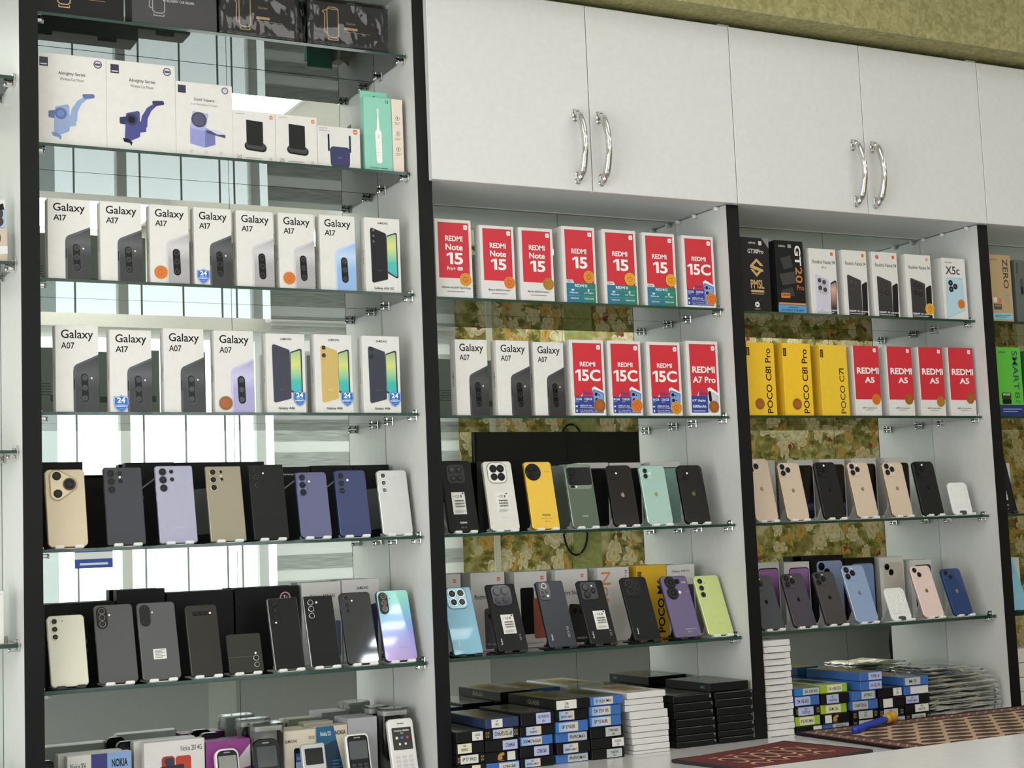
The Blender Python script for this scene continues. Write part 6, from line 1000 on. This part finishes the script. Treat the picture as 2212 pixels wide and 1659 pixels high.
lowbox(1.196, 0.076, 0.118, 0.045, .11, '#d9d0bd', sbei, 'beige box with blue screen keypad phone picture'); lowbox(1.186, 0.076, 0.119, 0.03, .16, '#d9d0bd', None, 'beige box behind the blue screen box')
def n125(F): F.poly([(0, 0), (0, 1), (0.92, 1), (0.55, 0.0)], '#1f5f84'); F.text('Nokia 125', 0.13, 0.09, 0.47, 0.17, '#dce8ee', 0.01); F.text('NOKIA', 0.60, 0.09, 0.94, 0.17, '#26282a', 0.03); F.blob([(0.3, 0.36, 0.04), (0.6, 0.28, 0.04), (0.86, 0.95, 0.03), (0.4, 0.95, 0.03)], '#153a52', 0.3); F.lines(0.5, 0.62, 0.8, 5, 0.06, 0.02, '#3f7a98'); return []
lowbox(1.272, 0.074, 0.121, 0.05, .11, '#cfc6b0', n125, 'teal and beige keypad phone box'); lowbox(1.262, 0.07, 0.126, 0.04, .165, '#b9b4a4', None, 'greyish box behind the teal box')
lowbox(1.346, 0.070, 0.133, 0.085, .11, '#a9a8ae', lambda F: [], 'plain grey lilac box behind the white keypad phone')
def pack(x, w, h, d, yf, label, dark):
    r = empty('blister_pack', (x, yf + d / 2, ZT)); tag(r, label, 'package', 'clear packs at the foot of the left bay')
    q = MB(); q.box(-w / 2, w / 2, -d / 2, d / 2, 0.0005, h, PLASTIC, 0.003); q.build('clear_shell', r)
    q = MB(); q.box(-w / 2 + 0.004, w / 2 - 0.004, d / 2 - 0.012, d / 2 - 0.004, 0.004, h - 0.006, M('#c9c9c6', 0.5)); q.box(-w / 2 + 0.004, w / 2 - 0.004, -d / 2 + 0.006, d / 2 - 0.012, h - 0.016, h - 0.006, M('#d6d6d2', 0.5)); q.build('card_insert', r)
    if dark:
        q = MB(); q.hull([(0, h - 0.036, w * 0.36), (0, 0.05, w * 0.36)], -d / 2 + 0.008, d / 2 - 0.02, M('#1a1b1d', 0.3), ch=0.004); q.build('packed_phone', r)
pack(1.124, 0.068, 0.140, 0.05, .10, 'clear pack standing behind the black keypad phone', False); pack(1.112, 0.070, 0.147, 0.045, .155, 'clear pack at the back beside the purple box', True); pack(1.423, 0.064, 0.148, 0.05, .095, 'clear pack holding a black phone, by the right panel', True); pack(1.405, 0.05, 0.150, 0.045, .15, 'rearmost clear pack in the corner of left bay', True)
def keypad(x, yf, w, h, lean, body, label, scr, shell=None, r_=0.2, text=None, top=0.16, flipped=False):
    q = MB(); r = r_ * w; q.hull([(s * (w / 2 - r), z, r) for s in (-1, 1) for z in (r, h - r)], 0, 0.012, M(shell or body, 0.25, 0.3 if flipped else 0, 0.3), ch=0.002)
    F = Face(q, w, h, -0.0001)
    if shell: F.rr(0.07, 0.04, 0.93, 0.965, r_ * 0.8, body, 0.2)
    for k in range(4):
        for i in range(3): F.rr(0.16 + i * 0.25, 0.66 + k * 0.075, 0.34 + i * 0.25, 0.715 + k * 0.075, 0.03, '#c9cbc9' if body == '#e4e3df' else '#2f3134')
    if text: F.text(text, 0.36, 0.075, 0.62, 0.10, '#d9d9d6' if body != '#e4e3df' else '#2a2b2d', 0.02)
    o = q.build('keypad_phone', loc=(x, yf, ZT + 0.006), rot=(-math.radians(lean), 0, 0)); tag(o, label, 'phone', 'keypad phones at the foot of the left bay')
    q = MB(); f = Face(q, w * 0.76, h * 0.40, -0.0003, -w * 0.38, h * (1 - top - 0.40)); f.rr(0, 0, 1, 1, 0.05, scr, 0.08)
    if text == 'Nokia':
        f.text('Nokia 8000', 0.12, 0.10, 0.88, 0.18, '#e9e9e6', 0.01); f.text('4G', 0.42, 0.22, 0.58, 0.29, '#e9e9e6')
        for i, c in enumerate(('#e4e4e0', '#4a6ab8', '#c83a30')): f.blob([(0.22 + 0.27 * i, 0.46, 0.07)], c)
        for i in range(2): f.blob([(0.34 + 0.3 * i, 0.74, 0.06)], '#e4e4e0')
    q.build('screen', o)
    q = MB(); q.box(-0.018, 0.018, 0.0, 0.055, -0.0058, -0.003, STB, 0.0005); q.hull([(0, 0.02, 0.016)], 0.0125, 0.015, STB); q.v = [tuple(Matrix.Rotation(math.radians(lean), 4, 'X') @ Vector(v)) if i < 24 else v for i, v in enumerate(q.v)]
    r = empty('phone_stand', (x, yf, ZT)); tag(r, 'dark stand under ' + label, 'stand', 'stands at the foot of the left bay')
    q = MB(); q.box(-w * 0.3, w * 0.3, 0.0, 0.04, 0.0003, 0.003, STB, 0.0005); q.build('base_plate', r)
    q = MB(); q.box(-w * 0.3, w * 0.3, 0.0135, 0.0165, 0.003, 0.06, STB, 0.0005, Matrix.Rotation(-math.radians(lean), 4, 'X')); q.build('back_plate', r)
    for s in (-1, 1): q = MB(); q.box(s * w * 0.2 - 0.004, s * w * 0.2 + 0.004, -0.008, 0.003, 0.0005, 0.0055, STB, 0.001); q.build('front_lip', r)
keypad(1.022, .062, 0.052, 0.095, 14, '#1c1d20', 'white rimmed black keypad phone before purple box', '#8a8c88', '#e9e8e4', .3, 'NOKIA')
keypad(1.110, .062, 0.058, 0.108, 14, '#1b1c1f', 'rounded black keypad phone before the clear pack', '#4a4c50', None, .3, 'NOKIA')
keypad(1.215, .058, 0.054, 0.088, 14, '#b9bbbb', 'silver flip phone before the teal box', '#1b1a18', None, .1, None, .12, True)
keypad(1.320, .06, 0.056, 0.099, 14, '#1c1d20', 'white rimmed black keypad phone before grey box', '#55585c', '#e9e8e4', .18, 'DUOS')
keypad(1.424, .05, 0.062, 0.124, 14, '#e4e3df', 'tall white keypad phone nearest the right panel', '#3a3935', None, .14, 'Nokia')
# small dark phones lying behind the boxes
for x, y, w_, h_, lb in ((0.648, .09, .03, .108, 'dark keypad phone half hidden by the left post'), (0.832, .175, .04, .122, 'black pack between the two landscape boxes'), (1.02, .185, .05, .122, 'black rounded handset top behind the purple box')):
    q = MB(); r = w_ * 0.3; q.hull([(s * (w_ / 2 - r), z, r) for s in (-1, 1) for z in (r, h_ - r)], 0, 0.02, M('#191a1c', 0.3), ch=0.003); F = Face(q, w_, h_, -0.0001); F.rr(0.15, 0.1, 0.85, 0.5, 0.05, '#2c2e32', 0.1); o = q.build('keypad_phone', loc=(x, y, ZT + 0.0003)); tag(o, lb, 'phone', 'keypad phones at the foot of the left bay')
# ------------------------------------------------------------------ the little that shows of the far left bay
def fl(sh, x, w, h, d, yf, body, draw, label): o = carton('accessory_box', x, w, h, d, SHZ['far left'][sh - 1], yf, body, draw); tag(o, label, 'box', 'boxes in the far left bay'); return o
def d_buds(F): F.rect(0.0, 0.0, 1.0, 0.32, '#d9d9d4'); F.rect(0.0, 0.32, 1.0, 1.0, '#9ab8d6'); F.blob([(0.45, 0.5, 0.22), (0.75, 0.5, 0.2)], '#2a2b33', 0.25); F.poly([(0.8, 0.2), (0.95, 0.12), (0.98, 0.35), (0.7, 0.4)], '#1d1e24'); F.blob([(0.55, 0.78, 0.3), (0.8, 0.78, 0.16)], '#3a2a2a', 0.25); F.blob([(0.62, 0.74, 0.14)], '#c9955c', 0.25); return []
fl(2, 0.535, 0.075, 0.072, 0.05, .05, '#c9b8a4', lambda F: (F.blob([(0.4, 0.3, 0.42)], '#3a2f2a', 0.25), F.poly([(0.0, 0.62), (0.0, 0.86), (1.0, 0.74), (1.0, 0.52)], '#dedfe0'), F.text('25', 0.6, 0.62, 0.8, 0.74, '#6a6c70'), [])[-1], 'brown box with dark headset and price tag, far left')
o = carton('accessory_box', 0.533, 0.07, 0.058, 0.045, SHZ['far left'][1] + 0.0728, .052, '#b4c4d4', d_buds); tag(o, 'pale blue earbuds box stacked at the left edge', 'box', 'boxes in the far left bay')
fl(4, 0.535, 0.05, 0.105, 0.06, .05, PAPER, lambda F: (F.lines(0.5, 0.06, 0.92, 2, 0.03, 0.012, '#a9a8a4'), F.blob([(0.5, 0.36, 0.06), (0.72, 0.42, 0.06)], '#1d1e20'), [])[-1], 'white box on the lowest far left shelf')
def tub(x, y, z, k):
    q = MB(); q.lathe([(0.032, 0), (0.036, 0.006), (0.036, 0.03), (0.033, 0.034), (0.037, 0.04), (0.037, 0.066), (0.034, 0.07), (0.03, 0.085), (0.014, 0.09), (0.012, 0.11), (0.009, 0.112)], M('#d9dcd8', 0.35), n=32); o = q.build('spray_bottle', loc=(x, y, z)); tag(o, 'white ribbed bottle at the foot of the far left bay', 'bottle')
tub(0.549, .10, ZT + 0.0003, 0)
o = flat_box(0.50, 0.585, ZT, ZT + 0.022, .0, 'b', 0.09, None, '', 0, 'blue flat box at the lower left edge', 'boxes in the far left bay')
# far right foot: white cartons by the last post
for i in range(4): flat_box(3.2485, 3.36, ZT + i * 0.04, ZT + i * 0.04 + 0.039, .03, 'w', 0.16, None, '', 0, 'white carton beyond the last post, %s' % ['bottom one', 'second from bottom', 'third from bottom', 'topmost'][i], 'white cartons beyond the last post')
